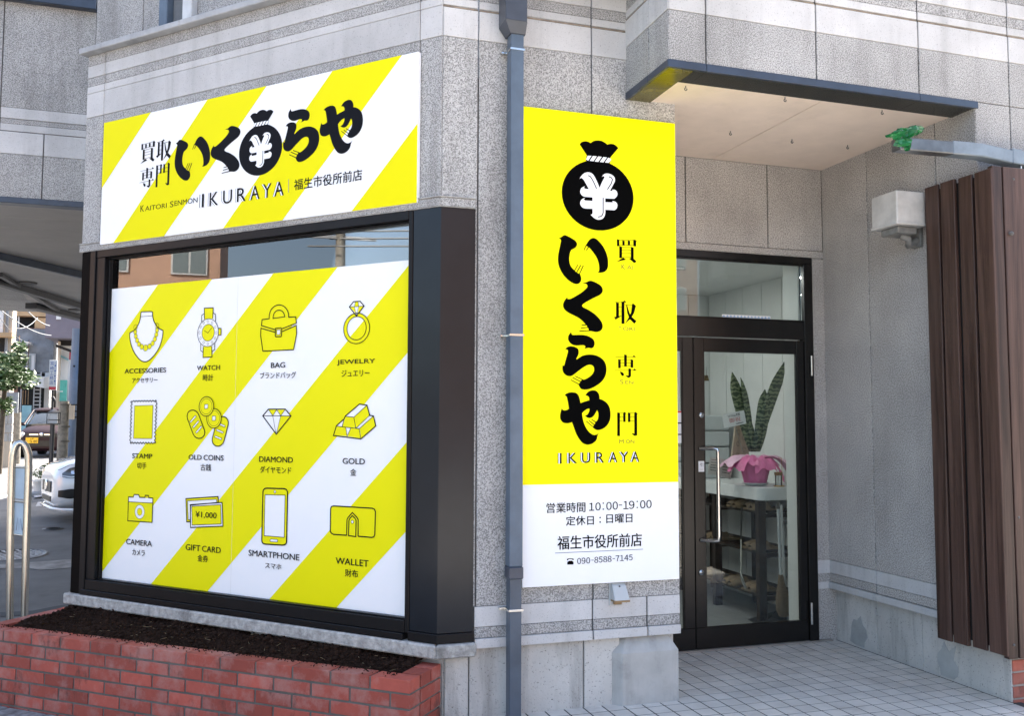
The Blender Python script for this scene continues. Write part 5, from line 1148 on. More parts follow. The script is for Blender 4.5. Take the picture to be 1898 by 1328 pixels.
# soil
SOIL = M('dark garden soil', (.034, .018, .012), .95, var=.5, vs=40, bump=1, bs=120, spec=.1)
mb = MB(); ns, nt2 = 230, 52; vs = []; rnd = random.Random(3)
def tmax(s):
    # distance from front face to the base wall along nP
    a = pp(s, 0, 0); P = FL.w(0, 0, -.048); t1 = (P-a).dot(FL.n)/nP.dot(FL.n); t2 = (4.498-a.y)/nP.y
    return max(t1, t2)
for i in range(ns+1):
    s = .10+(Ls-.2)*i/ns; tm_ = min(tmax(s), .9)
    for j in range(nt2+1):
        f = j/nt2; t = .10+(tm_-.10)*f; p = pp(s, t, 0)
        h = ZP-.032+.036*min(1, f*1.5)+.03*noise.noise(p*4)+.014*abs(noise.noise(p*18))+.016*abs(noise.noise(p*38))+.010*noise.noise(p*80)+rnd.uniform(-.003, .003)
        h -= .03*max(0, 1-f*12)
        vs.append(Vector((p.x, p.y, h)))
mb.add(vs, [(i*(nt2+1)+j, (i+1)*(nt2+1)+j, (i+1)*(nt2+1)+j+1, i*(nt2+1)+j+1) for i in range(ns) for j in range(nt2)], False)
o = mb.build('planter_soil', SOIL); tag(o, kind='stuff')
# clods
ico = []
for s_ in range(5):
    bm = bmesh.new(); bmesh.ops.create_icosphere(bm, subdivisions=1, radius=1); rr = random.Random(s_)
    for v in bm.verts: v.co *= rr.uniform(.7, 1.2)
    ico.append(([v.co.copy() for v in bm.verts], [[v.index for v in f.verts] for f in bm.faces])); bm.free()
mb = MB()
for k in range(5200):
    s = rnd.uniform(.11, Ls-.12); tm_ = min(tmax(s), .9); f = rnd.random(); i = int((s-.10)/(Ls-.2)*ns); j = int(f*nt2); p = vs[min(i, ns)*(nt2+1)+min(j, nt2)]; r = rnd.uniform(.003, .009) if rnd.random() < .93 else rnd.uniform(.010, .018)
    V_, F_ = ico[k % 5]; q = pp(s, .10+(tm_-.10)*f, p.z+r*.35); mb.add([q+v*r for v in V_], F_)
o = mb.build('soil_clods', SOIL); tag(o, kind='stuff')
STRW = M('dry straw bits', (.35, .25, .14), .8); mb = MB()
for k in range(70):
    s = rnd.uniform(.15, Ls-.15); tm_ = min(tmax(s), .9); f = rnd.random()*.9; i = int((s-.10)/(Ls-.2)*ns); j = int(f*nt2); z_ = vs[min(i, ns)*(nt2+1)+j].z+.008; a = pp(s, .10+(tm_-.10)*f, z_); an = rnd.uniform(0, 6.28); l_ = rnd.uniform(.01, .035)
    mb.tube([a, a+Vector((math.cos(an)*l_, math.sin(an)*l_, rnd.uniform(0, .008)))], .0008, 4)
o = mb.build('soil_straw', STRW); tag(o, kind='stuff')
# soil spilled on the rim
mb = MB()
for k in range(420):
    s = rnd.uniform(.1, Ls-.1); t = .10-abs(rnd.gauss(0, .025)); r = rnd.uniform(.0015, .005)
    if t < .01: continue
    V_, F_ = ico[k % 5]; q = pp(s, t, ZP+r*.3); mb.add([q+v*r for v in V_], F_)
tag(mb.build('spilled_soil', SOIL), kind='stuff')
# ================================================================== pavers
PV = M('weathered grey paver', (.24, .25, .255), .9, var=.5, vs=28, bump=.8, bs=60, dirt=.5, island=.1)
pav = MB().hexa([(*q, z) for z in (-.21, -.1502) for q in ((-2.6, 3.2), (.9, 3.2), (.9, 4.3), (-2.6, 6.3))]).build('paver_bed', M('paver joint sand', (.06, .06, .055), .95)); tag(pav, kind='structure')
pm = MB().box(-.146, .146, -.146, .146, -.03, .0).build('paver', PV, pav, bev=.006); fst = True
for i in range(14):
    for j in range(5):
        q = fr_+dP*(-.3+.3*i)-nP*(.16+.3*j)
        if q.y < 3.0 or q.x > 1.0: continue
        if fst: o = pm; fst = False
        else: o = pm.copy(); COL.objects.link(o)
        o.matrix_world = Matrix.Translation((q.x, q.y, -.128+random.uniform(-.002, .002))) @ Matrix.Rotation(angP, 4, 'Z'); o.parent = pav
# ================================================================== gutter stub with green tape
gt = thing('gutter_pipe', 'dull square metal gutter pipe bent around the porch corner', 'gutter pipe', (3.6, 3.87, 2.98))
GM = M('galvanised pipe toned for shade', (.16, .17, .18), .3, metal=.6, var=.4, vs=8, dirt=.4); GM2 = M('grey blue pipe paint', (.19, .23, .27), .3, var=.35, vs=9, spec=.8, dirt=.3)  # first pipe tone is darker: shade on that length put into its colour
def sqt(pts, hw, hh, nm, mt):
    mb = MB(); rings = []
    for q in pts: 
        p = HY(q[0], q[1], 3.86); rings.append([p+Vector((0, -hw, -hh)), p+Vector((0, -hw, hh)), p+Vector((0, hw, hh)), p+Vector((0, hw, -hh))])
    vs_ = [v for r in rings for v in r]; n_ = len(rings)
    mb.add(vs_, [(i*4+k, i*4+(k+1) % 4, (i+1)*4+(k+1) % 4, (i+1)*4+k) for i in range(n_-1) for k in range(4)]+[(3, 2, 1, 0), tuple(range(4*n_-4, 4*n_))]); return mb.build(nm, mt, gt, bev=.005)
sqt([(1660, 268), (1762, 277)], .036, .034, 'shade_toned_length', GM); sqt([(1757, 276), (1812, 281), (1868, 294)], .039, .037, 'bent_length', GM2); sqt([(1866, 292), (1884, 295)], .044, .043, 'joint_collar', GM2); sqt([(1880, 295), (1960, 303)], .039, .039, 'outer_length', GM2)
p = HY(1893, 318, 3.82); MB().tube([p+Vector((0, 0, -.04)), p+Vector((0, 0, .03))], .004, 6).build('bolt', CHROME, gt)
gw = thing('green_plastic_wrap', 'crumpled shiny green plastic tied round the gutter end', 'plastic wrap', HY(1668, 262, 3.85))
GP = M('shiny green plastic', (.015, .20, .055), .25, spec=.7, var=.5, vs=30)
def crump(poly, dep, seed):
    P = [HY(x, y, 3.85) for x, y in poly]; c = sum(P, Vector())/len(P); bm = bmesh.new(); vv = [bm.verts.new(p) for p in P]; cv = bm.verts.new(c+Vector((0, -dep, 0)))
    for i in range(len(vv)): bm.faces.new((vv[i-1], vv[i], cv))
    bmesh.ops.subdivide_edges(bm, edges=bm.edges[:], cuts=3, use_grid_fill=True); rr = random.Random(seed)
    for v in bm.verts: v.co += Vector((0, -.045*abs(noise.noise(v.co*34+Vector((seed, 0, 0))))-rr.uniform(0, .012), .012*noise.noise(v.co*45)))
    me = bpy.data.meshes.new('w'); bm.to_mesh(me); bm.free(); o = new('fold', me, GP, gw); mo_ = o.modifiers.new('s', 'SOLIDIFY'); mo_.thickness = .002
crump([(1638, 252), (1655, 243), (1668, 240), (1678, 247), (1668, 256), (1662, 262), (1650, 256)], .05, 1); crump([(1668, 240), (1690, 234), (1712, 240), (1704, 246), (1690, 252), (1678, 262), (1662, 264), (1665, 250)], .055, 2)
crump([(1658, 258), (1680, 260), (1682, 280), (1674, 278), (1678, 283), (1664, 276), (1655, 270)], .06, 3)
# ================================================================== steel hoop bollard
bo = thing('hoop_bollard', 'stainless steel hoop post with blank pale panels at the left edge', 'bollard', HD(35, 1200, 7.3))
yb_ = 7.0
def bq_(x, y): return HY(x, y, yb_)
cl_ = [bq_(16, 1230), bq_(18.5, 1000), bq_(21, 860)]; 
arc = [bq_(38-17.0*math.cos(a)*.98, 853-35*math.sin(a)) for a in [i*math.pi/10 for i in range(11)]]
rr_ = [bq_(54, 860), bq_(48, 1000), bq_(42.5, 1230)]
pts = [bq_(17.5, 1230), bq_(19, 1000), bq_(22, 870)]+[bq_(38-15.5*math.cos(a), 855-34*math.sin(a)) for a in [i*math.pi/10 for i in range(1, 10)]]+[bq_(53, 870), bq_(48.5, 1000), bq_(43.5, 1230)]
MB().tube(pts, .0243, 14).build('hoop', STEELW, bo)
PN = M('pale blue blank plate', (.45, .60, .72), .35, var=.15)
for (a, b, c2, d2) in (((26, 868), (46, 868), (44, 926), (24, 924)), ((24, 932), (44, 934), (42, 992), (22, 990))):
    P = [bq_(*q) for q in (a, b, c2, d2)]; MB().poly(P, [p+Vector((.0, .012, 0)) for p in P]).build('plate', PN, bo)
P = [bq_(*q) for q in ((30, 984), (33, 960), (35, 984), (38, 962), (41, 984))]
MB().tube(P, .003, 4).build('plate_mark', RULE, bo)
for (a, b) in (((22, 866), (50, 867)), ((21, 928), (48, 931)), ((20, 990), (46, 994))): MB().tube([bq_(*a), bq_(*b)], .008, 8).build('crossbar', STEELW, bo)
# ================================================================== background street
def bb(x0, x1, y0, y1, Y): 
    a = HY(x0, y1, Y); b = HY(x1, y0, Y); return a.x, b.x, a.z, b.z
def pbox(name, mt, par, x0, x1, y0, y1, Y, dep=.2, bev=0):
    a, b, c_, e = bb(x0, x1, y0, y1, Y); return MB().box(a, b, Y, Y+dep, c_, e).build(name, mt, par, bev=bev)
CRM = M('cream render', (.62, .52, .40), .8, var=.2, vs=1.5, streak=.3); WHT = M('white render', (.7, .7, .68), .7, var=.12, vs=1.5, streak=.2)
BRB = M('brown tile wall', (.24, .12, .085), .8, var=.35, vs=1.2, bump=.3, bs=20); ORG = M('ochre wall', (.5, .33, .18), .8, var=.2, vs=2)
GRM = M('mottled grey render', (.27, .29, .31), .9, var=.5, vs=1.8, bump=.3, bs=9, dirt=.3); PUR = M('mauve grey metal siding', (.17, .15, .18), .6, var=.15, vs=2)
DRK = M('dark opening', (.015, .014, .013), .8); RST = M('rusty post', (.16, .08, .05), .8, var=.4, vs=9); WGL = M('far window pane', (.20, .24, .24), .12, spec=.8); TEAL = M('pale cyan door paint', (.30, .55, .60), .6, var=.3, vs=3); GRN = M('green tarp', (.08, .38, .30), .6, var=.2); SDS = M('grey aluminium frame', (.45, .46, .47), .4)
Yb = 42
t = thing('apartment_building', 'brown tiled apartment block far behind with a recessed balcony', 'building', HY(50, 640, Yb))
a, b, c_, e = bb(-60, 93, 520, 640, Yb); zb_ = gz(Yb)
MB().box(a, b+.5, Yb, Yb+.6, zb_, e+1.6).build('wall', BRB, t)
pbox('balcony_opening', DRK, t, 29, 92, 585, 611, Yb-.01, .01); pbox('balcony_panel', ORG, t, 64, 92, 590, 609, Yb-.5, .3); pbox('balcony_slab', ORG, t, 26, 93, 577, 585, Yb-.6, .55); pbox('balcony_slab', BRB, t, 26, 93, 609.5, 614, Yb-.6, .55)
pbox('wall_panel', ORG, t, 68, 93, 572, 577, Yb-.05, .04); pbox('window', WGL, t, -4, 8, 534, 552, Yb-.02, .02); pbox('corner_pipe', WHT, t, 26, 28, 553, 600, Yb-.1, .08); pbox('white_column', WHT, t, 32.5, 36, 585, 607, Yb-.4, .1)
Yb = 36
t = thing('grey_house', 'mottled grey rendered house with a small window and steel stairs', 'house', HY(60, 780, Yb))
a, b, c_, e = bb(24, 101, 611, 690, Yb); zb_ = gz(Yb)
MB().box(a, b, Yb, Yb+1.4, c_, e).build('upper_wall', GRM, t)
MB().box(a, b, Yb+.9, Yb+1.4, zb_, c_).build('rear_wall', DRK, t); pbox('corner_pier', WHT, t, 80, 92, 690, 780, Yb, 1.1); pbox('corner_pier', RST, t, 36, 39, 690, 790, Yb, .2)
w = pbox('window', SDS, t, 48.5, 66, 656, 687, Yb-.06, .06); pbox('pane', WGL, w, 51, 57.5, 659, 685, Yb-.07, .01); pbox('pane', WHT, w, 58.5, 64, 659, 685, Yb-.07, .01)
pbox('downpipe', GRM, t, 97, 100, 625, 690, Yb-.12, .1); pbox('roof_edge', WHT, t, 24, 56, 634, 638, Yb-.5, .5)
for k, x in enumerate((34, 52)): pbox('rusty_post', RST, t, x-1.2, x+1.2, 622+8*k, 700, Yb-.6, .1)
for k in range(11): pbox('stair_tread', SDS, t, 63+.25*k*0, 74, 694+k*7, 696+k*7, Yb-.3, .22)
pbox('stair_rail', SDS, t, 62, 63.3, 690, 772, Yb-.32, .05); pbox('stair_rail', SDS, t, 73.8, 75, 690, 772, Yb-.32, .05)
pbox('dark_interior', DRK, t, 40, 62, 722, 752, Yb+.3, .1)
a, b, c_, e = bb(37, 82, 699, 722, Yb-1.4)
o = MB().hexa([(a, Yb-1.5, e-.25), (b, Yb-1.5, c_+.05), (b, Yb-.02, c_+.1), (a, Yb-.02, e-.15), (a, Yb-1.5, e), (b, Yb-1.5, c_+.42), (b, Yb-.02, c_+.5), (a, Yb-.02, e+.1)]).build('awning', WHT, t)
pbox('cyan_door', TEAL, t, 38, 58, 752, 816, Yb-.5, .1); pbox('door_frame', SDS, t, 36, 38, 722, 818, Yb-.5, .1)
for k in range(3): pbox('leaning_board', ORG, t, 41+k*5, 43+k*5, 724, 750, Yb-.2, .05)
Yb = 33
t = thing('mauve_building', 'mauve grey clad upper storey with a pale wall below, behind the blue column', 'building', HY(120, 780, Yb))
a, b, c_, e = bb(91.5, 175, 575, 630, Yb); MB().box(a, b, Yb-.8, Yb+4, c_, e+1.2).build('upper_storey', PUR, t)
pbox('shade_slot', DRK, t, 108, 175, 631, 640, Yb+.1, .2); a, b, c_, e = bb(101, 175, 640, 790, Yb); MB().box(a, b, Yb+.3, Yb+4, gz(Yb), e+.1).build('lower_wall', WHT, t)
pbox('cream_pier', CRM, t, 102, 111, 633, 785, Yb-.1, .35); pbox('small_sign', WHT, t, 104, 113, 586, 592, Yb-.85, .04); pbox('red_sign', M('dark red board', (.3, .02, .05), .6), t, 128, 132, 650, 667, Yb, .1); pbox('green_tarp', GRN, t, 110, 124, 705, 744, Yb-.2, .1)
a = HY(104, 641, Yb-.3); b = HY(134, 652, Yb-.3); MB().tube([a, b], .05, 6).build('roof_line', DRK, t); a = HY(112, 660, Yb+.2); b = HY(128, 668, Yb+.2); MB().tube([a, b], .04, 6).build('blue_cable', TEAL, t)
pbox('downpipe', SDS, t, 124, 127, 665, 790, Yb-.0, .1)
Yb = 27
t = thing('cream_house', 'cream house corner with an orange ledge behind the round tree', 'house', HY(5, 780, Yb))
a, b, c_, e = bb(-60, 24.5, 562, 790, Yb); MB().box(a, b, Yb, Yb+.5, gz(Yb), e).build('wall', CRM, t)
pbox('white_shutter', WHT, t, -30, 7.5, 560, 618, Yb-.06, .05); pbox('downpipe', GRM, t, 9, 12, 562, 740, Yb-.1, .08); pbox('ledge', ORG, t, -30, 22, 617, 623, Yb-.5, .5); pbox('dark_window', DRK, t, -20, 9, 625, 652, Yb-.02, .02); pbox('grey_fence_panel', M('grey slats', (.25, .27, .29), .7, var=.3, vs=9), t, 10, 34, 728, 766, Yb-.2, .08)
Yb = 25.5
t = thing('block_wall', 'low pale concrete block wall at the left edge of the street', 'wall', HY(5, 815, Yb))
for r in range(4):
    for k in range(4): 
        a, b, c_, e = bb(-44+k*17+(r % 2)*8, -27.6+k*17+(r % 2)*8, 756+r*16, 771+r*16, Yb)
        b = min(b, HY(22.5, 790, Yb).x)
        if b > a: MB().box(a, b, Yb, Yb+.15, c_, e).build('block', M('pale block', (.45, .44, .42), .9, var=.3, vs=3) if r+k == 0 else bpy.data.materials['pale block'], t, bev=.008)
a, b, c_, e = bb(-44, 22.5, 750, 822, Yb); MB().box(a, b-.01, Yb+.02, Yb+.13, gz(Yb)-.1, e).build('wall_core', CRM, t)
# stone stump post
p = HY(31.5, 815, 27); q = HY(31.5, 765, 27); t = thing('wooden_post', 'short weathered post beside the block wall', 'post', p)
WP = M('weathered grey wood pole', (.30, .27, .22), .9, var=.45, vs=14, bump=.6, bs=60)
MB().tube([(p.x, 27, gz(27)), (q.x, 27, q.z)], .10, 10).build('shaft', WP, t)
# tree
def foliage(name, centre, rad, n, size, mt, par, seed=0, sq=(1, 1, 1)):
    rr = random.Random(seed); mb = MB(); cl_ = [(Vector((rr.gauss(0, .42), rr.gauss(0, .42), rr.gauss(0, .36))), rr.uniform(.22, .42)) for _ in range(26)]
    for _ in range(n):
        c0, r0 = cl_[rr.randrange(26)]; d = Vector((rr.gauss(0, 1), rr.gauss(0, 1), rr.gauss(0, 1))).normalized()*r0*rr.uniform(.6, 1.0)
        v = c0+d; p = centre+Vector((v.x*rad*sq[0], v.y*rad*sq[1], v.z*rad*sq[2])); a = Vector((rr.gauss(0, 1), rr.gauss(0, 1), rr.gauss(0, .5))).normalized(); b = a.orthogonal().normalized(); s = size*rr.uniform(.6, 1.3)
        mb.add([p-a*s, p-b*s*.42, p+a*s, p+b*s*.42], [(0, 1, 2, 3)])
    return mb.build(name, mt, par)
LF = M('tree leaf green', (.075, .14, .035), .5, var=.5, vs=3, spec=.4); TK = M('tree bark', (.10, .075, .05), .9, var=.4, vs=12)
tc_ = HY(14, 692, 23.5); tr_ = thing('street_tree', 'small round leafy tree at the left edge before the cream house', 'tree', (tc_.x, 23.5, gz(23.5)))
foliage('crown', tc_, .66, 3200, .065, LF, tr_, 4, (.95, .9, .85)); foliage('low_crown', HY(4, 750, 23.5), .3, 500, .05, LF, tr_, 8)
MB().tube([(tc_.x-.1, 23.5, gz(23.5)), (tc_.x-.05, 23.5, tc_.z-.5), (tc_.x, 23.5, tc_.z)], .06, 8, rs=[.07, .05, .03]).build('trunk', TK, tr_)
# blue column
Yc = 18.6; a = HY(122.5, 845, Yc); b = HY(143, 845, Yc); xm_ = (a.x+b.x)/2+.0; t = thing('blue_column', 'round slate blue column holding up the car port roof', 'column', (xm_, Yc, gz(Yc)))
SB = M('slate blue column paint', (.15, .20, .28), .5, var=.25, vs=3, streak=.25)
MB().tube([(xm_-.04, Yc, gz(Yc)), (xm_+.03, Yc, 3.2)], (b.x-a.x)/2, 18).build('shaft', SB, t)
for yy in (751, 763, 774): p = HY(133, yy, Yc); MB().tube([(xm_-.01, Yc, p.z-.012), (xm_-.01, Yc, p.z+.012)], (b.x-a.x)/2+.008, 18).build('strap', DRK, t)
p = HY(137, 679, Yc-.12); MB().lathe((p.x, Yc-(b.x-a.x)/2+.005, p.z), [(0, .01), (.02, .008), (.02, 0)], 8, axis=(0, -1, 0)).build('bolt', DRK, t)
MB().tube([(xm_+.19, Yc+.3, gz(Yc)), (xm_+.19, Yc+.3, 2.35)], .035, 10).build('white_conduit', SDS, t)
p0, p1 = HY(147.5, 705, 18.0), HY(152, 672, 18.0); t = thing('blue_sign', 'bright blue edge of an upright sign beside the column', 'sign', p0); MB().box(p0.x, p0.x+.5, 18.0, 18.08, p0.z, p1.z).build('sign_board', M('bright blue sign', (.0, .28, .75), .4), t); MB().tube([(p0.x+.06, 18.04, gz(18.0)), (p0.x+.06, 18.04, p0.z)], .02, 8).build('pole', SDS, t)
# timber pole
Yc = 18.0; p = HY(116, 850, Yc); q = HY(119, 744, Yc); t = thing('timber_pole', 'tall weathered timber pole between the lantern and blue column', 'pole', (p.x, Yc, gz(Yc)))
MB().tube([(p.x-.01, Yc, gz(Yc)), (q.x, Yc, q.z-.2), (q.x, Yc, q.z)], .085, 12, rs=[.092, .086, .082]).build('shaft', WP, t)
for yy in (752, 793, 820): z_ = HY(117, yy, Yc).z; MB().tube([(p.x+.01, Yc, z_), (p.x+.01, Yc, z_+.03)], .095, 12).build('band', M('pole strap', (.12, .11, .09), .8), t)
MB().box(p.x+.09, p.x+.17, Yc-.09, Yc, HY(127, 778, Yc).z, HY(127, 752, Yc).z).build('meter_box', CRM, t)
# lantern
Yc = 17.5; p = HY(98.5, 800, Yc); t = thing('garden_lantern', 'black garden lantern on a slim post in front of the maroon car', 'lantern', (p.x, Yc, gz(Yc)))
PBK = M('black lantern paint', (.015, .016, .02), .4); z0_, z1_ = HY(98, 787, Yc).z, HY(98, 766, Yc).z; hw = .09
MB().tube([(p.x-.01, Yc, gz(Yc)), (p.x, Yc, z0_)], .026, 10).build('post', PBK, t)
MB().box(p.x-.07, p.x+.07, Yc-.07, Yc+.07, z0_+.02, z1_).build('glass_shade', M('milky lantern glass', (.55, .57, .6), .3), t)
for s1 in (-1, 1):
    for s2 in (-1, 1): MB().box(p.x+s1*hw-.006, p.x+s1*hw+.006, Yc+s2*hw-.006, Yc+s2*hw+.006, z0_, z1_+.01).build('cage_bar', PBK, t)
for k, z_ in enumerate((z0_, z0_+.07, z1_)): 
    for s1 in (-1, 1): MB().box(p.x-hw-.006, p.x+hw+.006, Yc+s1*hw-.006, Yc+s1*hw+.006, z_, z_+.012).build('cage_bar', PBK, t)
MB().box(p.x-.03, p.x+.03, Yc-.08, Yc+.08, z0_-.0, z0_+.006).build('base_plate', PBK, t)
MB().lathe((p.x, Yc, z1_+.012), [(.12, 0), (.06, .035), (.0, .055)], 4).build('cap', PBK, t)
# banner sign
Yc = 24.0; t = thing('banner_sign', 'white upright sign with blue lettering beside the mauve building', 'sign', HY(98, 760, Yc))
x0, x1, z0_, z1_ = bb(89.5, 106.5, 668, 724, Yc); MB().box(x0, x1, Yc, Yc+.05, z0_, z1_).build('board', WHT, t, bev=.004); fb = Frame((0, Yc, 0), (1, 0, 0), (0, -1, 0)); BLI = M('blue sign ink', (.03, .09, .33), .5); RDI = M('red sign ink', (.5, .04, .06), .5)
wS = x1-x0; hS = z1_-z0_
for k, ch in enumerate('宮崎工務店'): text_uv(fb, ch, x0+wS*.12, x0+wS*.58, z1_-hS*(.17+.16*k), z1_-hS*(.045+.16*k), .003, BLI, t, 'character')
for k in range(9): text_uv(fb, '一' if k % 2 else '日', x0+wS*.68, x0+wS*.84, z1_-hS*(.13+.085*k), z1_-hS*(.07+.085*k), .003, BLI, t, 'small_character')
MB().box(x0+wS*.06, x1-wS*.06, Yc-.004, Yc-.002, z0_+hS*.02, z0_+hS*.12).build('red_band', RDI, t)
MB().tube([(x1-.08, Yc+.03, gz(Yc)), (x1-.08, Yc+.03, z0_)], .03, 8).build('pole', PBK, t); a = HY(104, 727, Yc); b = HY(116, 726, Yc); MB().tube([a, b], .012, 6).build('bracket', SDS, t)
for k in range(3): a = HY(98+k, 738+k*2, Yc); MB().lathe(a, [(0, -.04), (.04, -.02), (.04, .02), (0, .04)], 8).build('iron_ornament', PBK, t)
# flower pot
Yc = 18.3; p = HY(75, 905, Yc); zt_p = HY(75, 890, Yc).z; zb_p = HY(75, 911, Yc).z; t = thing('flower_pot', 'white flower pot with a leafy white flowering plant by the lantern', 'flower pot', (p.x, Yc, zb_p))
MB().lathe((p.x, Yc, zb_p), [(.10, 0), (.125, (zt_p-zb_p)*.85), (.138, (zt_p-zb_p)*.85), (.138, zt_p-zb_p), (.115, zt_p-zb_p), (.11, zt_p-zb_p-.02), (0, zt_p-zb_p-.02)], 20).build('pot', WHT, t)
foliage('foliage', Vector((p.x+.06, Yc, zt_p+.11)), .19, 420, .028, LF, t, 5, (1.0, .8, .8)); foliage('blossom', Vector((p.x+.10, Yc, zt_p+.16)), .2, 90, .022, WHT, t, 6, (.9, .7, .7))
MB().box(p.x-.25, p.x+.9, Yc-.3, Yc+.7, gz(Yc)-.1, zb_p-.002).build('kerb_block', M('grey kerb stone', (.34, .35, .36), .8, var=.3, vs=6), t, bev=.02)
# manhole + patches
MP = M('worn pale concrete patch', (.36, .34, .32), .9, var=.5, vs=6, dirt=.4)
def gpoly(px, dz): return [Vector((q.x, q.y, gz(q.y)+dz)) for q in (gpt(x, y) for x, y in px)]
def sheetp(name, px, mt, dz): P = gpoly(px, dz); return MB().add(P, [tuple(range(len(P)))]).build(name, mt)
o = sheetp('road_patch', [(-20, 1050), (20, 1046), (70, 1043), (137, 1038), (160, 1037), (160, 1050), (110, 1056), (72, 1058), (50, 1054), (-20, 1056)], MP, .005); tag(o, kind='structure')
o = sheetp('road_gutter_strip', [(-20, 1138), (60, 1134), (100, 1126), (137, 1120), (160, 1118), (160, 1124), (137, 1128), (60, 1141), (-20, 1146)], M('dark gutter', (.05, .055, .06), .9), .005); tag(o, kind='structure')
o = sheetp('road_line', [(-40, 928), (0, 920), (40, 915), (60, 912), (62, 915), (30, 921), (0, 926), (-40, 936)], M('white road paint', (.7, .7, .68), .7, var=.3, vs=5), .005); tag(o, kind='structure')
o = sheetp('driveway_strip', [(70, 932), (95, 930), (150, 932), (170, 934), (170, 940), (95, 938), (66, 940)], M('pale driveway edge', (.40, .41, .42), .8, var=.2), .006); tag(o, kind='structure')
o = sheetp('driveway_kerb', [(62, 921), (92, 917), (94, 922), (64, 926)], M('kerb top', (.42, .43, .44), .8), .03); tag(o, kind='structure')
mc = gpt(22, 1031); t = thing('manhole_cover', 'round iron manhole cover with a pale worn pattern in the street', 'manhole cover', (mc.x, mc.y, gz(mc.y)))
IRN = M('worn iron', (.10, .10, .105), .5, metal=.5, var=.4, vs=20); 
rim = MB().lathe((0, 0, 0), [(.36, .002), (.36, .012), (.33, .012), (.33, .008), (0, .008)], 40); rm = rim.build('cover', IRN, t); sl_ = math.atan(.05)
pat = M('pale worn relief', (.42, .42, .43), .5, var=.3)
for r_ in range(1, 5):
    for k in range(r_*6):
        an = 2*math.pi*k/(r_*6); q_ = MB().box(-.022, .022, -.016, .016, .008, .013); me = q_.mesh(); me.transform(Matrix.Rotation(an, 4, 'Z') @ Matrix.Translation((r_*.068, 0, 0))); me.materials.append(pat); o = new('relief_tread', me, None, t); o.matrix_parent_inverse = Matrix()
rm.matrix_parent_inverse = Matrix(); t.location = (mc.x, mc.y, gz(mc.y)+.003); t.rotation_euler = (sl_, 0, 0)
mc = gpt(98, 982); t = thing('drain_cover', 'small dark oval drain cover in the street before the white car', 'drain cover', (mc.x, mc.y, gz(mc.y)+.002)); o = MB().lathe((mc.x, mc.y, gz(mc.y)+.0), [(.13, .0), (.13, .012), (.0, .014)], 20).build('cover', IRN, t)
MB().lathe((mc.x, mc.y, gz(mc.y)+.014), [(.09, .0), (.09, .004), (.07, .004), (.07, 0)], 20).build('rim', DRK, t)
# cables
CBL = M('pale grey cable', (.24, .25, .26), .6)
def cable(lab, pts, r, mt=CBL):
    P = [HY(x, y, Y) for x, y, Y in pts]; n = 12; out = []
    for i in range(n+1): s = i/n; q = P[0].lerp(P[-1], s); q.z -= 4*s*(1-s)*.12; out.append(q)
    o = MB().tube(out, r*.6, 5).build('overhead_cable', mt); tag(o, lab, 'cable', 'overhead cables across the street')
cable('thick pale overhead cable falling steeply to the mauve building', [(22, 542, 17), (92, 604, 30)], .022)
cable('pale overhead cable running down across the grey house', [(-10, 566, 17), (95, 622, 30)], .018)
cable('thin overhead cable crossing low before the cream house', [(-5, 583, 17), (56, 636, 30)], .009)
cable('thin pale cable rising between the balcony and the grey house', [(27, 608, 24), (70, 589, 30)], .014)
p = HY(10, 540, 17); t = thing('cable_coil', 'looped coil of white cable hanging at the left edge', 'cable coil', p)
for k in range(3): MB().tube([HY(8+k*1.5+7*math.cos(a), 540+8*math.sin(a), 17) for a in [i*math.pi/8 for i in range(17)]], .02, 5).build('loop', WHT, t)
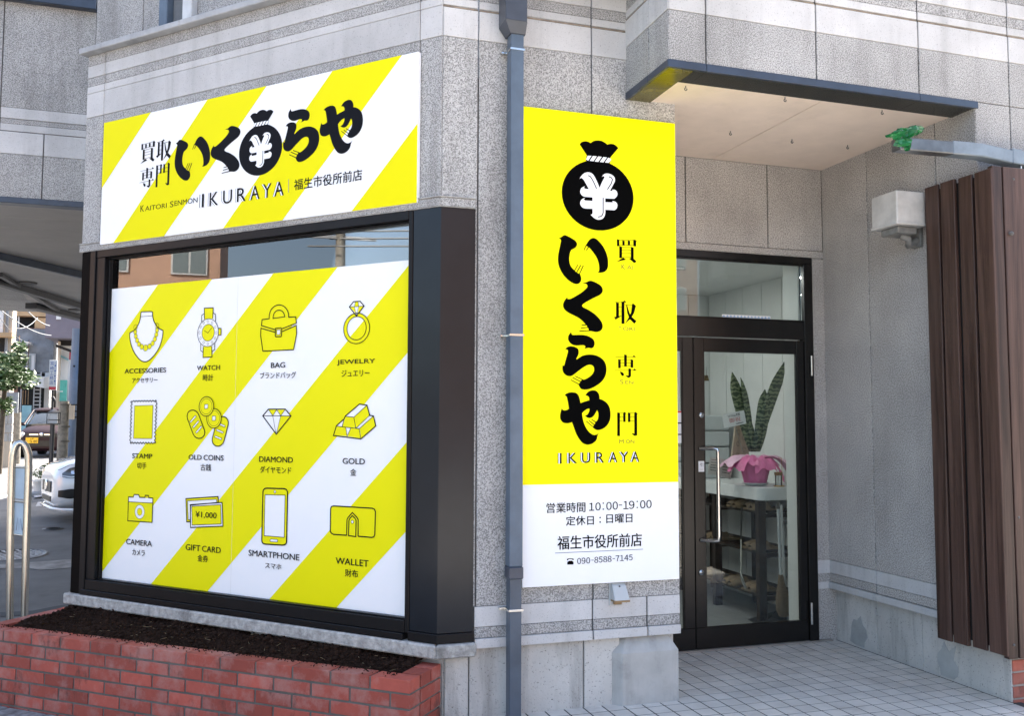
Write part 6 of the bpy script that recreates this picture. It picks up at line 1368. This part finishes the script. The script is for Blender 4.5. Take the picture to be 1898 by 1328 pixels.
# ================================================================== cars
def paint(name, c, flake=0): return M(name, c, .22, spec=.6, coat=1, metal=flake)
TYRE = M('tyre rubber', (.012, .012, .013), .8); RIM = M('alloy rim', (.45, .46, .47), .3, metal=1); BKT = M('black trim', (.012, .012, .013), .45); CGL = M('car glass', (.02, .028, .03), .05, spec=.9); HLD = M('dark headlight housing', (.07, .075, .08), .12, spec=.9, coat=1); HLG = M('headlight lens', (.55, .58, .6), .08, spec=.9, coat=1); CHM = M('chrome trim', (.7, .7, .7), .12, metal=1)
def car(nm, lab, loc, rz, L, Wd, Hh_, hood, col, st):
    """nose at -Y. st: body stations (y, halfwidth, z_top), roof stations (y, halfwidth, z)"""
    t = thing(nm, lab, 'car', loc, rz=rz); t_mw = t.matrix_world.copy()
    def put(mb, name, mt, par=None, bev=0):
        o = mb.build(name, mt, None, bev=bev); o.parent = par or t; o.matrix_parent_inverse = Matrix(); 
        if par: o.matrix_parent_inverse = Matrix()
        return o
    def loft(S_, zb, n=24, pw=3.2, fl=.0):
        mb = MB(); vs = []
        for (y, hw, zt, z0) in S_:
            zc = (zt+z0)/2; hh = (zt-z0)/2
            for k in range(n):
                an = 2*math.pi*k/n; c_, s_ = math.cos(an), math.sin(an)
                x = hw*math.copysign(abs(c_)**(2/pw), c_); z = zc+hh*math.copysign(abs(s_)**(2/pw), s_)
                if z < zc: x *= 1-.06*((zc-z)/hh)**2
                vs.append((x, y, z))
        m_ = len(S_); mb.add(vs, [(i*n+k, i*n+(k+1) % n, (i+1)*n+(k+1) % n, (i+1)*n+k) for i in range(m_-1) for k in range(n)], True)
        mb.add(vs[:n], [tuple(range(n))]); mb.add(vs[-n:], [tuple(range(n))]); return mb
    body = put(loft(st['body'], 0), 'body', col); put(loft(st['cabin'], 0, pw=4), 'cabin_glass', CGL)
    put(loft(st['roof'], 0, pw=3.5), 'roof', col)
    for s in (-1, 1):
        for (y0, x0, z0), (y1, x1, z1) in st['pillars']: put(MB().tube([(s*x0, y0, z0), (s*x1, y1, z1)], .035, 8), 'pillar', col)
        for y in (hood*.0+st['wy'][0], st['wy'][1]):
            w = put(MB().lathe((s*(Wd/2-.10), y, .30), [(.18, .09), (.29, .10), (.30, .04), (.30, -.06), (.27, -.10), (.0, -.10)], 28, axis=(s, 0, 0)), 'wheel', TYRE)
            put(MB().lathe((s*(Wd/2-.10), y, .30), [(0, .07), (.06, .085), (.17, .08), (.18, .095)], 20, axis=(s, 0, 0)), 'rim', RIM, w)
            put(MB().lathe((s*(Wd/2-.13), y, .31), [(0, .105), (.345, .105), (.345, .12), (.0, .121)], 28, axis=(s, 0, 0)), 'wheel_arch', BKT)
        put(MB().hexa([(s*(st['mx']), st['my'], st['mz']), (s*(st['mx']+.15), st['my']+.02, st['mz']), (s*(st['mx']+.15), st['my']+.09, st['mz']), (s*st['mx'], st['my']+.08, st['mz']), (s*st['mx'], st['my'], st['mz']+.11), (s*(st['mx']+.15), st['my']+.02, st['mz']+.1), (s*(st['mx']+.15), st['my']+.09, st['mz']+.1), (s*st['mx'], st['my']+.08, st['mz']+.11)]), 'wing_mirror', col, bev=.02)
    return t, put
MAR = M('maroon car paint', (.020, .006, .010), .5, spec=.3); CWH = paint('white car paint', (.75, .77, .80))
# small maroon car facing the camera
pL, pR = gpt(44, 838), None
cx_ = HY(83.5, 838, 29.5); cz_ = gz(29.5)
mst = dict(body=[(-1.70, .50, .60, .28), (-1.66, .62, .70, .22), (-1.52, .69, .82, .19), (-1.2, .735, .92, .18), (-.85, .74, .97, .18), (.6, .74, .98, .18), (1.5, .72, .96, .2), (1.68, .62, .85, .28)],
           cabin=[(-.95, .62, .99, .80), (-.45, .63, 1.32, .80), (-.2, .62, 1.42, .8), (.9, .61, 1.44, .8), (1.55, .58, 1.15, .8)], roof=[(-.38, .50, 1.42, 1.36), (-.2, .60, 1.47, 1.38), (.4, .61, 1.50, 1.39), (1.1, .58, 1.47, 1.38), (1.4, .5, 1.40, 1.34)],
           pillars=[((-.98, .66, .96), (-.30, .58, 1.40)), ((.4, .68, .95), (.4, .60, 1.42)), ((1.55, .62, .95), (1.3, .56, 1.38))], wy=(-1.12, 1.15), mx=.70, my=-.72, mz=.93)
ct, put = car('parked_car', 'small dark maroon hatchback with a yellow number plate, seen head on', (cx_.x, 29.5+1.7, cz_), R_(-4), 3.4, 1.48, 1.5, 1, MAR, mst)
for s in (-1, 1):
    h = put(MB().lathe((s*.54, -1.585, .65), [(0, .10), (.06, .085), (.09, .05), (.10, 0)], 20, axis=(s*.25, -1, .35)), 'headlight', HLG); put(MB().lathe((s*.555, -1.68, .69), [(0, .07), (.05, .05)], 14, axis=(s*.25, -1, .2)), 'reflector', CHM, h)
    put(MB().box(s*.2-.12, s*.2+.12, -1.708, -1.66, .66, .70), 'grille_slot', CHM)
put(MB().box(-.34, .34, -1.722, -1.6, .34, .50), 'lower_grille', BKT); put(MB().box(-.42, .42, -1.70, -1.6, .60, .71), 'upper_grille', BKT)
put(MB().lathe((0, -1.712, .685), [(0, .012), (.045, .012), (.055, 0)], 18, axis=(0, -1, 0)), 'round_emblem', CHM)
pl_ = put(MB().box(-.40, -.07, -1.742, -1.73, .43, .595), 'number_plate', M('yellow plate', (.85, .50, .02), .4))
def cartext(txt, u0, u1, v0, v1, y, mt, par):
    o = text_uv(Frame((0, y, 0), (1, 0, 0), (0, -1, 0)), txt, u0, u1, v0, v1, 0, mt, None, 'plate_number'); o.parent = par; o.matrix_parent_inverse = Matrix(); return o
cartext('･･5 80', -.37, -.09, .445, .52, -1.7425, INK, pl_); cartext('多摩', -.29, -.19, .54, .58, -1.7425, INK, pl_)
for sx in (-.3, .3): put(MB().tube([(sx, -.93, 1.0), (sx+.25, -.83, 1.06)], .008, 5), 'wiper', BKT)
# white car nosing out from the car port
wst = dict(body=[(-2.17, .50, .70, .27), (-2.15, .66, .76, .21), (-2.08, .77, .82, .18), (-1.95, .84, .87, .17), (-1.8, .87, .91, .16), (-1.3, .89, .97, .16), (-.7, .895, 1.0, .16), (1.2, .89, .98, .16), (2.0, .82, .95, .2), (2.15, .7, .8, .3)],
           cabin=[(-.75, .74, .95, .80), (-.1, .72, 1.34, .80), (.3, .70, 1.39, .8), (1.2, .68, 1.34, .8), (1.9, .62, 1.1, .8)], roof=[(.0, .56, 1.38, 1.33), (.2, .67, 1.41, 1.35), (.8, .68, 1.42, 1.35), (1.3, .6, 1.37, 1.31)],
           pillars=[((-.78, .76, .93), (.0, .66, 1.37)), ((.6, .78, .95), (.6, .68, 1.38)), ((1.9, .7, .96), (1.35, .62, 1.34))], wy=(-1.33, 1.35), mx=.82, my=-.55, mz=.92)
wc = gpt(98, 944); rzw = R_(-72)
nose = Vector((math.sin(rzw), -math.cos(rzw), 0))   # world direction of local -Y
WY = 14.6; P_ = HY(86, 900, WY)
loc = Vector((P_.x, WY, 0))-nose*2.18; loc.z = gz(WY)
wt, put = car('parked_car', 'white car with a dark lower grille nosing out from under the car port', loc, rzw, 4.3, 1.79, 1.43, 1, CWH, wst)
from mathutils.bvhtree import BVHTree
_bm = bmesh.new(); _bd = [c_ for c_ in wt.children if c_.name.startswith('body')][0]; _bm.from_mesh(_bd.data); _bt = BVHTree.FromBMesh(_bm)
def skin(name, s, low, top, mt, par=None, off=.006, rows=5, cols=14):
    """a patch laid on the car's side skin; low/top are (y, z) curves"""
    def at(C_, t): 
        k = min(int(t*(len(C_)-1)), len(C_)-2); f = t*(len(C_)-1)-k; return Vector(C_[k]).lerp(Vector(C_[k+1]), f)
    vs = []
    for i in range(cols+1):
        a = at(low, i/cols); b = at(top, i/cols)
        for j in range(rows+1):
            q = a.lerp(b, j/rows); h, n_, _, _ = _bt.ray_cast(Vector((s*3, q.x, q.y)), Vector((-s, 0, 0)))
            if h is None: h = Vector((s*.6, q.x, q.y)); n_ = Vector((s, 0, 0))
            if n_.x*s < 0: n_ = -n_
            vs.append(h+n_*off)
    mb = MB(); mb.add(vs, [(i*(rows+1)+j, (i+1)*(rows+1)+j, (i+1)*(rows+1)+j+1, i*(rows+1)+j+1) for i in range(cols) for j in range(rows)], True)
    return put(mb, name, mt, par)
for s in (-1, 1):
    hl = skin('headlight', s, [(-2.09, .645), (-2.0, .63), (-1.86, .65), (-1.72, .735)], [(-2.09, .70), (-2.0, .765), (-1.86, .80), (-1.72, .80)], HLD)
    skin('light_strip', s, [(-2.085, .655), (-2.0, .642), (-1.86, .662), (-1.73, .745)], [(-2.085, .668), (-2.0, .656), (-1.86, .676), (-1.73, .757)], HLG, hl, .010)
    skin('reflector', s, [(-1.99, .69), (-1.93, .68)], [(-1.99, .745), (-1.93, .755)], CHM, hl, .010); skin('reflector', s, [(-1.89, .70), (-1.84, .71)], [(-1.89, .765), (-1.84, .77)], CHM, hl, .010)
    skin('side_intake', s, [(-2.13, .375), (-2.0, .355), (-1.88, .37), (-1.80, .405)], [(-2.13, .465), (-2.0, .49), (-1.90, .485), (-1.80, .415)], BKT)
    skin('hood_seam', s, [(-2.12, .735), (-2.0, .80), (-1.8, .845), (-1.2, .90)], [(-2.12, .74), (-2.0, .805), (-1.8, .85), (-1.2, .906)], BKT, None, .004)
    put(MB().tube([Vector((s*.0, -2.19, .21)), Vector((s*.45, -2.17, .20)), Vector((s*.70, -2.09, .20)), Vector((s*.84, -1.93, .20)), Vector((s*.88, -1.7, .22))], .022, 8), 'bumper_lip', CWH)
put(MB().box(-.34, .34, -2.182, -2.1, .42, .57), 'front_grille', BKT); put(MB().box(-.34, .34, -2.18, -2.1, .29, .36), 'lower_grille', BKT)
put(MB().lathe((0, -2.185, .50), [(0, .01), (.08, .01), (.09, 0)], 20, axis=(0, -1, 0)), 'grille_ring', CHM)
# ================================================================== across the street (seen in the reflections and bouncing light)
OR2 = M('orange brown render', (.58, .36, .25), .8, var=.15, vs=1)
t = thing('orange_building', 'orange brown building across the street, mirrored in the display window', 'building', (-26, 12, 0))
MB().box(-34, -26, 6.65, 22, -.2, 10.4).build('wall', OR2, t)
def rwin(par, x, y0, y1, z0, z1, fm=WHT):
    w = MB().box(x, x+.05, y0, y1, z0, z1).build('window', fm, par); MB().box(x+.04, x+.06, y0+.06, (y0+y1)/2-.03, z0+.06, z1-.06).build('pane', WGL, w); MB().box(x+.04, x+.06, (y0+y1)/2+.03, y1-.06, z0+.06, z1-.06).build('pane', WGL, w)
for y0 in (7.05, 9.5, 12.2):
    for z0 in (1.0, 3.7, 6.3): rwin(t, -26, y0, y0+1.15, z0, z0+1.05)
t = thing('brick_building', 'tan brick building across the street, mirrored in the glass over the door', 'building', (12, -32, 0))
TB = M('tan brick wall', (.34, .20, .14), .85, var=.3, vs=2, bump=.3, bs=12)
MB().box(-4, 24.1, -44, -32, -.2, 14).build('wall', TB, t)
for k in range(7):
    for z0 in (1.6, 4.6, 7.4, 9.6):
        x0 = 21.9-k*3.4; w = MB().box(x0, x0+1.5, -32, -31.94, z0, z0+1.2).build('window', SDS, t); MB().box(x0+.07, x0+1.43, -31.94, -31.93, z0+.07, z0+1.13).build('pane', WGL, w)
t = thing('utility_pole', 'grey utility pole across the street, mirrored in the display window', 'utility pole', (-20, 3.2, -.15))
MB().tube([(-20, 3.2, -.2), (-20, 3.2, 7.6)], .16, 12, rs=[.18, .13]).build('shaft', WP, t)
for z_ in (7.2, 6.6): MB().box(-20.05, -19.95, 2.2, 4.2, z_, z_+.09).build('cross_arm', SDS, t)
for k in range(4): MB().tube([(-20, 2.3+k*.6, 7.1-k*.25), (-20+6, -12, 6.9-k*.25)], .025, 5).build('wire', BKT, t)
